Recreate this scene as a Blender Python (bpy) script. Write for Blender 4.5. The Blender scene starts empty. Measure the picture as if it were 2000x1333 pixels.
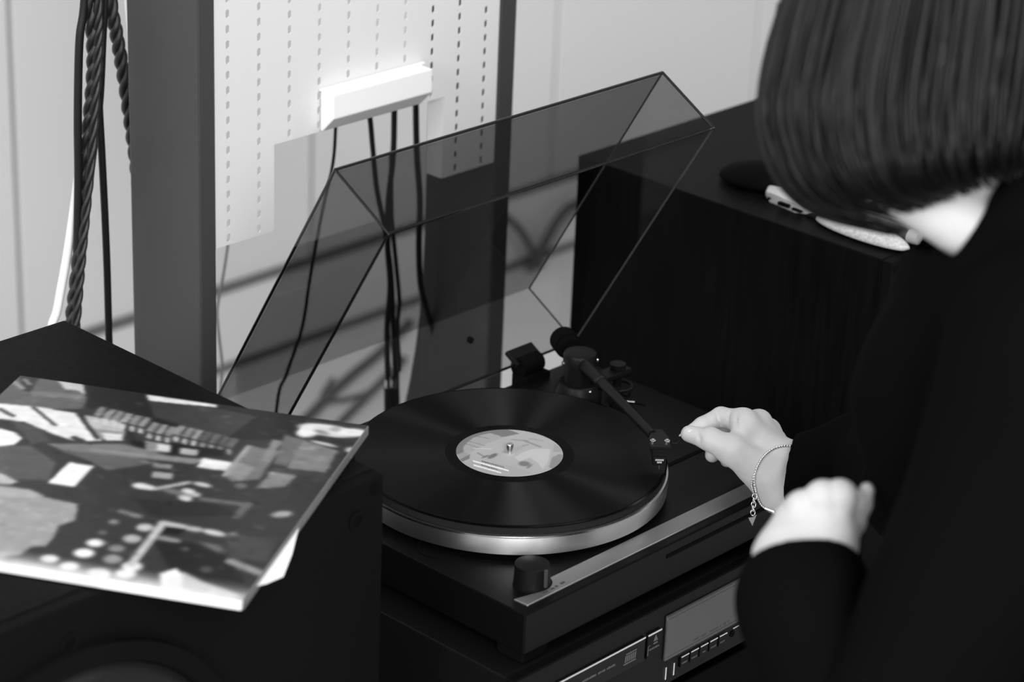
import bpy, bmesh, math, random
import numpy as np
from mathutils import Vector, Matrix
random.seed(7); np.random.seed(7)
S = bpy.context.scene
COL = S.collection

# ------------------------------------------------------------------ camera
F_PX, PITCH, ROLL, YAW, DIST = 4939.196, 0.409143715, 0.0422607408, 0.828216525, 2.36443491
IW, IH = 2000.0, 1333.0
fw = np.array([math.sin(YAW)*math.cos(PITCH), math.cos(YAW)*math.cos(PITCH), -math.sin(PITCH)])
_r = np.array([math.cos(YAW), -math.sin(YAW), 0.0]); _u = np.cross(_r, fw)
rt = math.cos(ROLL)*_r + math.sin(ROLL)*_u
up = -math.sin(ROLL)*_r + math.cos(ROLL)*_u
_ray = fw + rt*(995.2518-IW/2)/F_PX - up*(885.33-IH/2)/F_PX
_ray /= np.linalg.norm(_ray)
CAM = -_ray*DIST
def ray(x, y): return fw + rt*(x-IW/2)/F_PX - up*(y-IH/2)/F_PX
def at(x, y, d): return Vector(CAM + ray(x, y)*d)
def on_z(x, y, z): d = ray(x, y); return Vector(CAM + d*(z-CAM[2])/d[2])
def on_y(x, y, Y): d = ray(x, y); return Vector(CAM + d*(Y-CAM[1])/d[1])
cam = bpy.data.cameras.new('camera')
co = bpy.data.objects.new('camera', cam); COL.objects.link(co)
cam.sensor_width = 36.0; cam.lens = F_PX/IW*36.0
co.matrix_world = Matrix(((rt[0], up[0], -fw[0], CAM[0]), (rt[1], up[1], -fw[1], CAM[1]),
                          (rt[2], up[2], -fw[2], CAM[2]), (0, 0, 0, 1)))
cam.dof.use_dof = True; cam.dof.focus_distance = 2.335; cam.dof.aperture_fstop = 5.0
cam.clip_start = 0.05
S.camera = co

# ------------------------------------------------------------------ world, light, exposure
w = bpy.data.worlds.new('room_light'); S.world = w; w.use_nodes = True
w.node_tree.nodes['Background'].inputs[0].default_value = (0.8, 0.8, 0.8, 1)
w.node_tree.nodes['Background'].inputs[1].default_value = 0.26
def area(name, loc, target, sx, sy, e):
    l = bpy.data.lights.new(name, 'AREA'); l.shape = 'RECTANGLE'; l.size = sx; l.size_y = sy; l.energy = e
    o = bpy.data.objects.new(name, l); COL.objects.link(o); o.location = loc
    o.rotation_euler = (Vector(target)-Vector(loc)).to_track_quat('-Z', 'Y').to_euler()
    return o
area('window_light', (-3.0, -0.25, 1.45), (0.1, 0.2, 0.0), 1.0, 1.3, 52)
area('front_fill_light', (-2.2, -3.0, 2.0), (0.2, 0.6, 0.0), 1.5, 1.4, 134)  # unseen light added behind the camera to brighten the front faces
area('ceiling_light', (0.3, -1.2, 2.5), (0.3, 0.5, 0), 1.2, 1.2, 30)
area('right_lamp', (2.7, -1.2, 1.9), (0.2, 0.3, 0), 0.5, 0.5, 10)
S.view_settings.view_transform = 'Standard'; S.view_settings.look = 'None'
S.view_settings.exposure = 0.18; S.view_settings.gamma = 1.0
S.view_settings.use_curve_mapping = False

# ------------------------------------------------------------------ materials
def lin(s): s = s/255.0; return s/12.92 if s <= 0.04045 else ((s+0.055)/1.055)**2.4
def mat(name, g, rough=0.5, spec=0.5, metal=0.0, noise=None, bump=None, aniso=None, coat=0.0, wood=None, ior=1.5):
    m = bpy.data.materials.new(name); m.use_nodes = True
    nt = m.node_tree; b = nt.nodes['Principled BSDF']; L = nt.links.new
    b.inputs['Base Color'].default_value = (g, g, g, 1)
    b.inputs['Roughness'].default_value = rough; b.inputs['Metallic'].default_value = metal
    b.inputs['Specular IOR Level'].default_value = spec; b.inputs['Coat Weight'].default_value = coat; b.inputs['IOR'].default_value = ior
    tc = nt.nodes.new('ShaderNodeTexCoord')
    def nz(scale, detail=4, stretch=None):
        n = nt.nodes.new('ShaderNodeTexNoise'); n.inputs['Scale'].default_value = scale; n.inputs['Detail'].default_value = detail
        if stretch:
            mp = nt.nodes.new('ShaderNodeMapping'); mp.inputs['Scale'].default_value = stretch
            L(tc.outputs['Object'], mp.inputs['Vector']); L(mp.outputs['Vector'], n.inputs['Vector'])
        else: L(tc.outputs['Object'], n.inputs['Vector'])
        return n
    if noise or wood:
        sc, amt = noise or wood
        n = nz(sc, 5, (1, 1, 0.06) if wood else None)
        mr = nt.nodes.new('ShaderNodeMapRange'); mr.inputs['From Min'].default_value = 0.3; mr.inputs['From Max'].default_value = 0.7
        mr.inputs['To Min'].default_value = g*(1-amt); mr.inputs['To Max'].default_value = g*(1+amt)
        L(n.outputs['Fac'], mr.inputs['Value']); L(mr.outputs['Result'], b.inputs['Base Color'])
    if bump:
        n = nz(bump[0], 4, bump[2] if len(bump) > 2 else None); bp = nt.nodes.new('ShaderNodeBump')
        bp.inputs['Strength'].default_value = bump[1]; bp.inputs['Distance'].default_value = 0.001
        L(n.outputs['Fac'], bp.inputs['Height']); L(bp.outputs['Normal'], b.inputs['Normal'])
    if aniso:
        b.inputs['Anisotropic'].default_value = aniso; b.inputs['Anisotropic Rotation'].default_value = 0.25
        tg = nt.nodes.new('ShaderNodeTangent'); tg.direction_type = 'RADIAL'; tg.axis = 'Z'
        L(tg.outputs['Tangent'], b.inputs['Tangent'])
    return m
def print_mat(name, rough=0.4, spec=0.4):
    m = mat(name, 0.5, rough, spec); nt = m.node_tree
    a = nt.nodes.new('ShaderNodeVertexColor'); a.layer_name = 'print'
    nt.links.new(a.outputs['Color'], nt.nodes['Principled BSDF'].inputs['Base Color']); return m
def acrylic():
    m = bpy.data.materials.new('smoked_acrylic'); m.use_nodes = True; nt = m.node_tree; nt.nodes.clear()
    o = nt.nodes.new('ShaderNodeOutputMaterial'); mx = nt.nodes.new('ShaderNodeMixShader')
    t = nt.nodes.new('ShaderNodeBsdfTransparent'); g = nt.nodes.new('ShaderNodeBsdfGlossy'); f = nt.nodes.new('ShaderNodeFresnel')
    f.inputs['IOR'].default_value = 1.38; ge = nt.nodes.new('ShaderNodeNewGeometry'); mi = nt.nodes.new('ShaderNodeMapRange'); mi.inputs['To Min'].default_value = 1.38; mi.inputs['To Max'].default_value = 1/1.38; nt.links.new(ge.outputs['Backfacing'], mi.inputs['Value']); nt.links.new(mi.outputs['Result'], f.inputs['IOR']); g.inputs['Roughness'].default_value = 0.03
    v = nt.nodes.new('ShaderNodeVolumeAbsorption'); v.inputs['Color'].default_value = (0, 0, 0, 1); v.inputs['Density'].default_value = 113
    L = nt.links.new; L(f.outputs[0], mx.inputs[0]); L(t.outputs[0], mx.inputs[1]); L(g.outputs[0], mx.inputs[2])
    L(mx.outputs[0], o.inputs['Surface']); L(v.outputs[0], o.inputs['Volume']); return m

M = dict(
    wall=mat('painted_wall', 0.76, 0.8, 0.2), groove=mat('groove_backing', 0.34, 0.9, 0.1), floor=mat('pale_floor', 0.74, 0.6, 0.3, noise=(3, 0.06)),
    floorcable=mat('grey_floor_cable', 0.14, 0.6, 0.2), trim=mat('grey_trim', 0.16, 0.6, 0.3), panel=mat('white_enamel', 0.66, 0.5, 0.4), post=mat('grey_steel', 0.046, 0.5, 0.35, bump=(900, 0.15)),
    veneer=mat('black_ash_veneer', 0.0036, 0.45, 0.08, wood=(160, 0.4), bump=(220, 0.15, (1, 1, 0.05)), ior=1.32), baffle=mat('black_baffle', 0.0042, 0.6, 0.2, bump=(700, 0.2), ior=1.2),
    blackp=mat('black_plastic', 0.005, 0.45, 0.4, ior=1.3), blackm=mat('black_matt', 0.003, 0.7, 0.2, ior=1.2), deck=mat('black_deck', 0.004, 0.36, 0.4, bump=(1200, 0.1), ior=1.2),
    rubber=mat('rubber', 0.0045, 0.7, 0.2, ior=1.2), cone=mat('woofer_cone', 0.011, 0.6, 0.2), cable=mat('black_cable', 0.006, 0.5, 0.3), braid=mat('braid_sleeve', 0.014, 0.35, 0.5, bump=(1500, 0.4)),
    white=mat('white_plastic', 0.80, 0.6, 0.2), alu=mat('brushed_aluminium', 0.42, 0.5, 0.5, 1.0), rim=mat('platter_rim', 0.7, 0.40, 0.5, 1.0, aniso=0.7),
    rimtop=mat('polished_rim', 0.85, 0.2, 0.5, 1.0), chrome=mat('chrome', 0.8, 0.22, 0.5, 1.0), silver=mat('silver', 0.8, 0.25, 0.5, 1.0),
    vinyl=mat('vinyl_grooves', 0.002, 0.52, 0.5, aniso=1.0, ior=1.28), dead=mat('vinyl_smooth', 0.002, 0.2, 0.5, ior=1.10), mat_=mat('felt_mat', 0.02, 0.9, 0.1),
    label=print_mat('paper_label', 0.5, 0.3), sleeve=print_mat('printed_card', 0.35, 0.16), card=mat('card_edge', 0.75, 0.7, 0.2), paper=mat('white_paper', 0.88, 0.7, 0.2),
    disp=mat('display_window', 0.075, 0.25, 0.5), ink=mat('grey_ink', 0.16, 0.6, 0.3), brightink=mat('white_ink', 0.55, 0.6, 0.3), darkink=mat('dark_ink', 0.06, 0.7, 0.2),
    skin=mat('skin', 0.51, 0.55, 0.3, noise=(60, 0.06), bump=(500, 0.12)), nail=mat('nail', 0.55, 0.25, 0.5), hair=mat('dark_hair', 0.006, 0.5, 0.2), cloth=mat('black_cloth', 0.0026, 0.9, 0.2, bump=(600, 0.3), ior=1.15),
    phone=mat('pale_phone', 0.6, 0.3, 0.5), speckle=mat('speckled_white', 0.5, 0.5, 0.4, noise=(400, 0.25)), pen=mat('pen_barrel', 0.03, 0.4, 0.5), pencap=mat('pen_end', 0.30, 0.5, 0.4),
    edgeshade=mat('acrylic_edge_shade', 0.004, 0.3, 0.3), litedge=mat('acrylic_edge_glint', 0.09, 0.25, 0.5),  # one acrylic in two tones: edge darkness and edge glint put into colour
    table=mat('dark_table', 0.02, 0.5, 0.3, wood=(40, 0.3)), lid=acrylic())

# ------------------------------------------------------------------ object helpers
ROOTLOC = {}
def tag(o, label=None, cat=None, group=None, kind=None):
    if label: o['label'] = label
    if cat: o['category'] = cat
    if group: o['group'] = group
    if kind: o['kind'] = kind
    return o
def thing(name, loc, label=None, cat=None, group=None, kind=None):
    o = bpy.data.objects.new(name, None); COL.objects.link(o); o.location = loc; o.empty_display_size = 0.02
    ROOTLOC[o] = Vector(loc); return tag(o, label, cat, group, kind)
def worldloc(o):
    v = Vector((0, 0, 0))
    while o is not None: v += ROOTLOC.get(o, Vector((0, 0, 0))); o = o.parent
    return v
def obj(name, bm, m, parent=None, smooth=False, bevel=0.0, seg=2):
    if isinstance(bm, bmesh.types.BMesh):
        if bevel: bmesh.ops.bevel(bm, geom=bm.edges[:], offset=bevel, segments=seg, affect='EDGES', profile=0.5)
        bmesh.ops.recalc_face_normals(bm, faces=bm.faces)
        me = bpy.data.meshes.new(name); bm.to_mesh(me); bm.free()
    else: me = bm; me.name = name
    for mm in (m if isinstance(m, (list, tuple)) else [m]): me.materials.append(mm)
    if smooth: me.polygons.foreach_set('use_smooth', [True]*len(me.polygons)); me.update()
    if smooth == 'auto':
        me.set_sharp_from_angle(angle=math.radians(40))
    o = bpy.data.objects.new(name, me); COL.objects.link(o)
    if parent is not None:
        o.parent = parent; me.transform(Matrix.Translation(-worldloc(parent)))
    return o
def B(): return bmesh.new()
def box(bm, lo, hi, R=None, piv=None):
    lo, hi = Vector(lo), Vector(hi); c = (lo+hi)/2; s = hi-lo
    g = bmesh.ops.create_cube(bm, size=1.0, matrix=Matrix.Translation(c) @ Matrix.Diagonal((abs(s.x), abs(s.y), abs(s.z), 1)))
    if R is not None: bmesh.ops.rotate(bm, verts=g['verts'], cent=Vector(piv) if piv is not None else c, matrix=R)
    return g['verts']
def frame_of(d):
    d = Vector(d).normalized(); a = Vector((0, 0, 1)) if abs(d.z) < 0.9 else Vector((1, 0, 0))
    x = d.cross(a).normalized(); return x, d.cross(x).normalized(), d
def cyl(bm, p0, p1, r0, r1=None, n=24, cap=True):
    r1 = r0 if r1 is None else r1; p0, p1 = Vector(p0), Vector(p1); x, y, d = frame_of(p1-p0)
    ra = [bm.verts.new(p0+(x*math.cos(2*math.pi*i/n)+y*math.sin(2*math.pi*i/n))*r0) for i in range(n)]
    rb = [bm.verts.new(p1+(x*math.cos(2*math.pi*i/n)+y*math.sin(2*math.pi*i/n))*r1) for i in range(n)]
    for i in range(n): bm.faces.new((ra[i], ra[(i+1) % n], rb[(i+1) % n], rb[i]))
    if cap: bm.faces.new(ra[::-1]); bm.faces.new(rb)
def spline(pts, n=8):
    P = [Vector(p) for p in pts]; P = [P[0]*2-P[1]]+P+[P[-1]*2-P[-2]]; out = []
    for i in range(1, len(P)-2):
        for k in range(n):
            t = k/n; a, b, c, d = P[i-1], P[i], P[i+1], P[i+2]
            out.append(0.5*((2*b)+(c-a)*t+(2*a-5*b+4*c-d)*t*t+(3*b-a-3*c+d)*t**3))
    out.append(P[-2]); return out
def tube(bm, pts, r, n=10, closed=False, flat=1.0):
    pts = [Vector(p) for p in pts]; N = len(pts); rings = []; x = None
    for i, p in enumerate(pts):
        a = pts[i-1] if (i > 0 or closed) else pts[i]; b = pts[(i+1) % N] if (i < N-1 or closed) else pts[i]
        d = (b-a).normalized()
        x = frame_of(d)[0] if x is None else (x-d*x.dot(d)).normalized()
        y = d.cross(x); rr = r[i] if isinstance(r, (list, tuple)) else r
        rings.append([bm.verts.new(p+(x*math.cos(2*math.pi*k/n)+y*math.sin(2*math.pi*k/n)*flat)*rr) for k in range(n)])
    for i in range(N if closed else N-1):
        A, Bq = rings[i], rings[(i+1) % N]
        for k in range(n): bm.faces.new((A[k], A[(k+1) % n], Bq[(k+1) % n], Bq[k]))
    if not closed: bm.faces.new(rings[0][::-1]); bm.faces.new(rings[-1])
def lathe(bm, prof, c, n=64, mats=None):
    """profile of (radius, z) revolved about the vertical through c"""
    c = Vector(c); rings = []
    for r, z in prof:
        if r < 1e-6: rings.append([bm.verts.new(c+Vector((0, 0, z)))])
        else: rings.append([bm.verts.new(c+Vector((r*math.cos(2*math.pi*k/n), r*math.sin(2*math.pi*k/n), z))) for k in range(n)])
    for i in range(len(rings)-1):
        A, Q = rings[i], rings[i+1]
        for k in range(n):
            k2 = (k+1) % n
            vs = [A[k % len(A)], A[k2 % len(A)], Q[k2 % len(Q)], Q[k % len(Q)]]; u = []
            for v in vs:
                if v not in u: u.append(v)
            if len(u) >= 3:
                f = bm.faces.new(u)
                if mats: f.material_index = mats[i]
def prism(bm, poly, vec):
    vec = Vector(vec); a = [bm.verts.new(Vector(p)) for p in poly]; b = [bm.verts.new(Vector(p)+vec) for p in poly]; n = len(a)
    bm.faces.new(a[::-1]); bm.faces.new(b)
    for i in range(n): bm.faces.new((a[i], a[(i+1) % n], b[(i+1) % n], b[i]))

# ------------------------------------------------------------------ setting
FLOOR = -0.85; WALL = 1.757
bm = B(); box(bm, (-6, -5, FLOOR-0.1), (7, WALL+0.1, FLOOR)); tag(obj('floor', bm, M['floor']), kind='structure')
wall = thing('wall_back', (0.5, WALL, FLOOR), kind='structure')
bm = B(); box(bm, (-6, WALL+0.012, FLOOR), (7, WALL+0.1, 2.6)); obj('backing', bm, M['groove'], wall)
G0 = 0.713; PW = 0.647
for k in range(-6, 9):
    x0 = G0+k*PW; bm = B()
    box(bm, (x0+0.005, WALL, FLOOR+0.166), (x0+PW-0.005, WALL+0.02, 2.6)); obj('wall_panel', bm, M['wall'], wall, bevel=0.002, seg=1)
bm = B(); box(bm, (-6, WALL-0.002, FLOOR+0.012), (7, WALL+0.02, FLOOR+0.155)); tag(obj('baseboard_back', bm, M['wall'], bevel=0.004), kind='structure')
bm = B(); box(bm, (-6, WALL-0.006, FLOOR+0.153), (7, WALL+0.02, FLOOR+0.170)); box(bm, (-6, WALL-0.006, FLOOR), (7, WALL+0.02, FLOOR+0.014))
tag(obj('trim_1', bm, M['trim']), kind='structure')

# ------------------------------------------------------------------ upright frame with perforated panel
FY = 0.36
fr = thing('panel_frame', (0.15, FY+0.05, FLOOR), 'dark grey steel upright frame holding a white perforated panel behind the turntable', 'frame')
PT = 0.86
def post(x0, x1):
    bm = B(); box(bm, (x0, FY, FLOOR), (x1, FY+0.107, PT)); return obj('post', bm, M['post'], fr, bevel=0.003)
post(-0.0720, -0.0492); post(0.3485, 0.3755)
bm = B(); box(bm, (-0.0492, FY+0.03, PT-0.05), (0.3485, FY+0.06, PT)); obj('crossbar', bm, M['post'], fr, bevel=0.003)
bm = B()   # curved gusset at the foot of the right post
poly = [(0.350, FY+0.1065, -0.02)]
for k in range(9):
    t = k/8; poly.append((0.350, FY+0.107+0.07*t*t, -0.02-0.35*t))
poly += [(0.350, FY+0.107, -0.37)]
prism(bm, poly, (0.024, 0, 0)); obj('gusset', bm, M['post'], fr)
CX, CZ = 0.0401, 0.01535
X0 = -0.0327-CX/2; ZT = 0.3172+CZ/2
NUP = 33
bm = B(); cache = {}
def pv(x, z):
    k = (round(x*1e5), round(z*1e5))
    if k not in cache: cache[k] = bm.verts.new((x, FY+0.002, z))
    return cache[k]
def solid_cell(ci, ri):   # ri counts down from the row of ZT
    if 2 <= ci < 8 and 7 < ri: return True
    return ri > 13
sh = [(-2.3, 3.0), (0, 4.5), (2.3, 3.0), (2.3, -3.0), (0, -4.5), (-2.3, -3.0)]
for ci in range(10):
    for ri in range(-NUP, 14):
        if solid_cell(ci, ri): continue
        xa, xb = X0+ci*CX, X0+(ci+1)*CX
        if ci == 9: xb = 0.3485
        if ci == 0: xa = -0.0492
        zb, za = ZT-(ri+1)*CZ, ZT-ri*CZ
        xc, zc = X0+(ci+.5)*CX, (za+zb)/2
        c4 = [pv(xa, za), pv(xb, za), pv(xb, zb), pv(xa, zb)]
        s6 = [bm.verts.new((xc+a/1000, FY+0.002, zc+b/1000)) for a, b in sh]
        for f in ((c4[0], c4[1], s6[1]), (c4[0], s6[1], s6[0]), (c4[1], s6[2], s6[1]), (c4[1], c4[2], s6[3], s6[2]), (c4[2], s6[4], s6[3]), (c4[2], c4[3], s6[4]), (c4[3], s6[5], s6[4]), (c4[3], c4[0], s6[0], s6[5])):
            bm.faces.new(f)
pan = obj('perforated_panel', bm, M['panel'], fr)
sol = pan.modifiers.new('thickness', 'SOLIDIFY'); sol.thickness = 0.0014; sol.offset = 0
bm = B(); xr = X0+8*CX; box(bm, (xr-0.001, FY+0.002, ZT-14*CZ), (xr+0.0005, FY+0.024, ZT-8*CZ)); obj('flange', bm, M['panel'], fr)

# translucent cover clipped on the panel
cv = thing('cable_cover', (0.16, FY-0.01, 0.2), 'white plastic cable cover clipped to the perforated panel above its notch', 'cover')
bm = B(); xa, xb = 0.0883, 0.2285
poly = [(xa, FY, 0.2465), (xa, FY-0.019, 0.2460), (xa, FY-0.0195, 0.2205), (xa, FY-0.003, 0.2035), (xa, FY, 0.2035)]
prism(bm, poly, (xb-xa, 0, 0)); obj('cover_body', bm, M['white'], cv, bevel=0.0012)
bm = B(); box(bm, (xa-0.002, FY-0.004, 0.2465), (xb+0.004, FY, 0.2485)); obj('lip', bm, M['white'], cv)

# ------------------------------------------------------------------ cables
def cable(pts, r, label, m='cable', n=9, cat='cable', sag=6):
    bm = B(); tube(bm, spline(pts, sag), r, n); o = obj('cable', bm, M[m], smooth=True); return tag(o, label, cat)
CYL = 0.475
def L2(seq, Y=CYL): return [on_y(x, y, Y) for x, y in seq]
cable(L2([(172, -420), (172, -200), (165, 0), (156, 70), (153, 150), (152, 250), (153, 350), (150, 520), (148, 640), (152, 760), (170, 1100)]), 0.0042, 'smooth black cable at the left edge of the hanging bundle')
cable(L2([(200, -420), (200, -200), (198, 0), (195, 90), (193, 180), (199, 300), (204, 400), (209, 520), (213, 665), (217, 800), (222, 1100)], 0.48), 0.0038, 'smooth black cable hanging straight down on the right of the braided bundle')
cable(L2([(212, -420), (212, -200), (206, 0), (202, 60), (196, 190), (186, 270), (170, 400), (150, 560), (140, 720), (150, 1100)], 0.5), 0.0036, 'thick black cable running down behind the braided pair')
cable(L2([(178, 230), (170, 265), (158, 310), (146, 400), (131, 500), (113, 600), (98, 700), (120, 1100)], 0.49), 0.0046, 'white cable curving down beside the braided pair to the left speaker', 'white')
cable(L2([(240, -120), (247, 0), (254, 80), (258, 170), (262, 300)], 0.56), 0.0022, 'thin white cable passing behind the left frame post', 'white')
def braided(seq, R, label, Y=CYL, strands=3, turns=1.0):
    p = spline(L2(seq, Y), 14); t = thing('braided_cable', p[0], label, 'cable')
    for s in range(strands):
        pts = []
        for i, q in enumerate(p):
            d = (p[min(i+1, len(p)-1)]-p[max(i-1, 0)]).normalized(); x, y, _ = frame_of(d)
            a = 2*math.pi*(s/strands)+i*0.40*turns; pts.append(q+(x*math.cos(a)+y*math.sin(a))*R*0.62)
        bm = B(); tube(bm, pts, R*0.62, 8); obj('strand', bm, M['braid'], t, smooth=True)
braided([(160, -420), (172, -160), (176, 0), (182, 90), (180, 170), (172, 260), (166, 360), (158, 460), (147, 560), (138, 640), (128, 740), (130, 1000)], 0.0058, 'black braided speaker cable in the middle of the hanging bundle, running to the left speaker')
braided([(180, -420), (188, -160), (191, 0), (192, 80), (187, 170), (181, 270), (171, 380), (161, 480), (153, 570), (146, 660), (140, 740), (142, 1000)], 0.0042, 'thinner black braided cable twisted close along the middle one', 0.468)
braided([(190, -420), (208, -160), (216, 0), (228, 70), (240, 140), (252, 220), (263, 300), (272, 380), (285, 480), (310, 760)], 0.0060, 'black braided cable slanting to the right behind the left frame post', 0.50)
KY = 0.45
cable(L2([(662, 150), (656, 240), (650, 320), (628, 420), (606, 540), (590, 640), (560, 730), (540, 800), (520, 1100)], KY), 0.0019, 'thin black cable hanging leftmost under the white cable cover')
cable(L2([(710, 150), (722, 226), (728, 290), (736, 370), (752, 450), (764, 540), (768, 640), (772, 735)], KY), 0.0030, 'black cable hanging second from the left under the white cable cover')
cable(L2([(772, 150), (770, 215), (768, 300), (758, 400), (757, 480), (762, 560), (756, 640), (757, 735)], KY), 0.0034, 'black cable hanging third from the left under the white cable cover')
cable(L2([(812, 150), (812, 205), (814, 300), (820, 390), (818, 480), (822, 560), (838, 625), (850, 700), (868, 1100)], KY), 0.0036, 'black cable hanging nearest the notch edge under the white cable cover')
cable(L2([(764, 300), (765, 420), (774, 520), (780, 590), (776, 640), (780, 720), (776, 760), (790, 1100)], 0.47), 0.0026, 'black cable ending in the right one of two plugs behind the record')
for k, (x, lab) in enumerate(((757, 'left one of two cable plugs with a pale ring behind the record'), (769, 'right one of two cable plugs with a pale ring behind the record'))):
    a, b, c_, d = (on_y(x, y, KY) for y in (735, 742, 757, 815))
    t = thing('cable_plug', a, lab, 'plug')
    bm = B(); cyl(bm, b, c_, 0.0034, n=14); obj('ring', bm, M['silver'], t, smooth='auto')
    bm = B(); cyl(bm, a, b, 0.0030, n=14); cyl(bm, c_, d, 0.0042, 0.0040, n=14); obj('plug_body', bm, M['cable'], t, smooth='auto')
cable(L2([(446, 470), (439, 520), (430, 570), (424, 610), (428, 660), (434, 720), (430, 800), (440, 1000)], 0.62), 0.0016, 'thin grey cable curling behind the left frame post', 'trim')
def FL(seq, dz=0.008): return [on_z(x, y, FLOOR+dz) for x, y in seq]
cable(FL([(800, 630), (740, 690), (690, 730), (640, 775), (590, 825), (500, 900)]), 0.0085, 'thick dark cable lying diagonally on the floor behind the turntable', 'floorcable')
cable(FL([(790, 700), (735, 755), (700, 790), (660, 830), (600, 900)]), 0.0065, 'dark floor cable passing nearest behind the record edge', 'floorcable')
cable(FL([(770, 730), (720, 765), (690, 776), (660, 782), (630, 776), (650, 740)]), 0.0045, 'thin dark cable bending in a short loop on the floor', 'floorcable')
WY = WALL-0.03
cable(L2([(1170, 395), (1120, 400), (1090, 430), (1062, 480), (1040, 520), (1012, 560), (980, 592), (950, 650)], WY), 0.0095, 'dark cable looping down to the left beside the right speaker', 'floorcable')
cable(L2([(985, 420), (1020, 455), (1045, 500), (1060, 530), (1075, 570), (1090, 590), (1125, 606), (1160, 690)], WY), 0.0075, 'dark cable crossing the looping one beside the right speaker', 'floorcable')
cable(L2([(990, 570), (1030, 569), (1070, 567), (1130, 566)], WY), 0.009, 'dark cable running level at the wall beside the right speaker', 'floorcable')

# ------------------------------------------------------------------ low table
TZ = -0.42
tb = thing('low_table', (0.1, 0.1, FLOOR), 'dark low table under the speakers and stereo stack', 'table')
bm = B(); box(bm, (-1.0, -0.22, TZ-0.03), (1.2, 0.34, TZ)); obj('table_top', bm, M['table'], tb, bevel=0.003)
for x in (-0.95, 1.1):
    for y in (-0.18, 0.26):
        bm = B(); box(bm, (x, y, FLOOR), (x+0.05, y+0.05, TZ-0.03)); obj('leg', bm, M['table'], tb, bevel=0.003)

# ------------------------------------------------------------------ speakers
SZ = 0.11; SYF = -0.11; SYB = 0.316
def speaker(x0, x1, label, side):
    t = thing('loudspeaker', ((x0+x1)/2, 0.1, TZ), label, 'speaker', 'pair of large black speakers')
    bm = B(); box(bm, (x0, SYF+0.012, TZ), (x1, SYB, SZ)); obj('cabinet', bm, M['veneer'], t, bevel=0.0016)
    bm = B(); box(bm, (x0+0.001, SYF, TZ+0.001), (x1-0.001, SYF+0.0125, SZ-0.0008)); obj('baffle', bm, M['baffle'], t, bevel=0.0012)
    xc = (x0+x1)/2; zc = -0.095
    def ring(name, prof, m):
        bm = B(); lathe(bm, prof, (0, 0, 0), 56)
        bmesh.ops.rotate(bm, verts=bm.verts, cent=(0, 0, 0), matrix=Matrix.Rotation(math.pi/2, 3, 'X')); bmesh.ops.translate(bm, verts=bm.verts, vec=(xc, SYF, zc))
        return obj(name, bm, m, t, smooth='auto')
    wf = ring('woofer', [(0.165, 0.0), (0.165, 0.006), (0.150, 0.008), (0.146, 0.002)], M['rubber'])
    ring('surround', [(0.147, 0.002), (0.140, 0.009), (0.128, 0.010), (0.118, 0.003)], M['cone'])
    ring('cone', [(0.120, 0.004), (0.06, 0.0008), (0.05, 0.0008), (0.035, 0.012), (0.0, 0.018)], M['blackm'])
    for x in (x0+0.031, xc, x1-0.031):
        bm = B(); lathe(bm, [(0.0085, 0), (0.0085, 0.0012), (0.0055, 0.0012), (0.0050, 0.0002), (0, 0.0002)], (0, 0, 0), 20, [1, 0, 1, 1])
        bmesh.ops.rotate(bm, verts=bm.verts, cent=(0, 0, 0), matrix=Matrix.Rotation(math.pi/2, 3, 'X')); bmesh.ops.translate(bm, verts=bm.verts, vec=(x, SYF, 0.0772))
        obj('grille_socket', bm, [M['rubber'], M['blackm']], t, smooth='auto')
    for x in (x0+0.0105, x1-0.0105):
        bm = B(); cyl(bm, (x, SYF+0.001, 0.0995), (x, SYF-0.0008, 0.0995), 0.0052, n=16); obj('screw', bm, M['blackm'], t)
speaker(-0.912, -0.270, 'large black speaker under the record sleeve at left', 0)
speaker(0.437, 1.079, 'large black wood-grained speaker on the right, with a phone on its top', 1)

# ------------------------------------------------------------------ stereo components
def ftext(bm, x0, x1, z, h, n, y):   # a row of tiny printed strokes standing for unreadable lettering
    wch = (x1-x0)/n; rr = random.Random(int((x0+1)*1e5))
    for i in range(n):
        if rr.random() < 0.12: continue
        box(bm, (x0+i*wch, y, z-h/2), (x0+i*wch+wch*(0.35+0.35*rr.random()), y+0.0004, z+h/2*(0.4+0.6*rr.random())))
CF = -0.190
am = thing('amplifier', (0.03, 0, TZ), 'black stereo amplifier under the disc player', 'amplifier')
bm = B(); box(bm, (-0.19, CF+0.012, TZ+0.012), (0.245, 0.14, -0.188)); obj('case', bm, M['blackp'], am, bevel=0.002)
bm = B(); box(bm, (-0.192, CF+0.004, TZ+0.010), (0.247, CF+0.013, -0.1865)); obj('front_panel', bm, M['blackm'], am, bevel=0.001)
bm = B(); cyl(bm, (0.17, CF+0.006, -0.30), (0.17, CF-0.018, -0.30), 0.024, 0.022, 32); obj('volume_knob', bm, M['blackp'], am, smooth='auto')
for x in (-0.16, 0.21):
    for y in (-0.15, 0.10):
        bm = B(); cyl(bm, (x, y, TZ), (x, y, TZ+0.013), 0.018, n=20); obj('foot', bm, M['rubber'], am, smooth='auto')
cd = thing('disc_player', (0.03, 0, -0.184), 'black compact disc player directly under the turntable', 'cd player')
bm = B(); box(bm, (-0.188, CF+0.010, -0.176), (0.243, 0.13, -0.0875)); obj('case', bm, M['blackp'], cd, bevel=0.0015)
bm = B(); box(bm, (-0.190, CF, -0.174), (0.245, CF+0.0105, -0.0862)); obj('front_panel', bm, M['deck'], cd, bevel=0.0012)
for x in (-0.16, 0.21):
    for y in (-0.14, 0.09):
        bm = B(); cyl(bm, (x, y, -0.186), (x, y, -0.175), 0.016, n=20); obj('foot', bm, M['rubber'], cd, smooth='auto')
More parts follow.
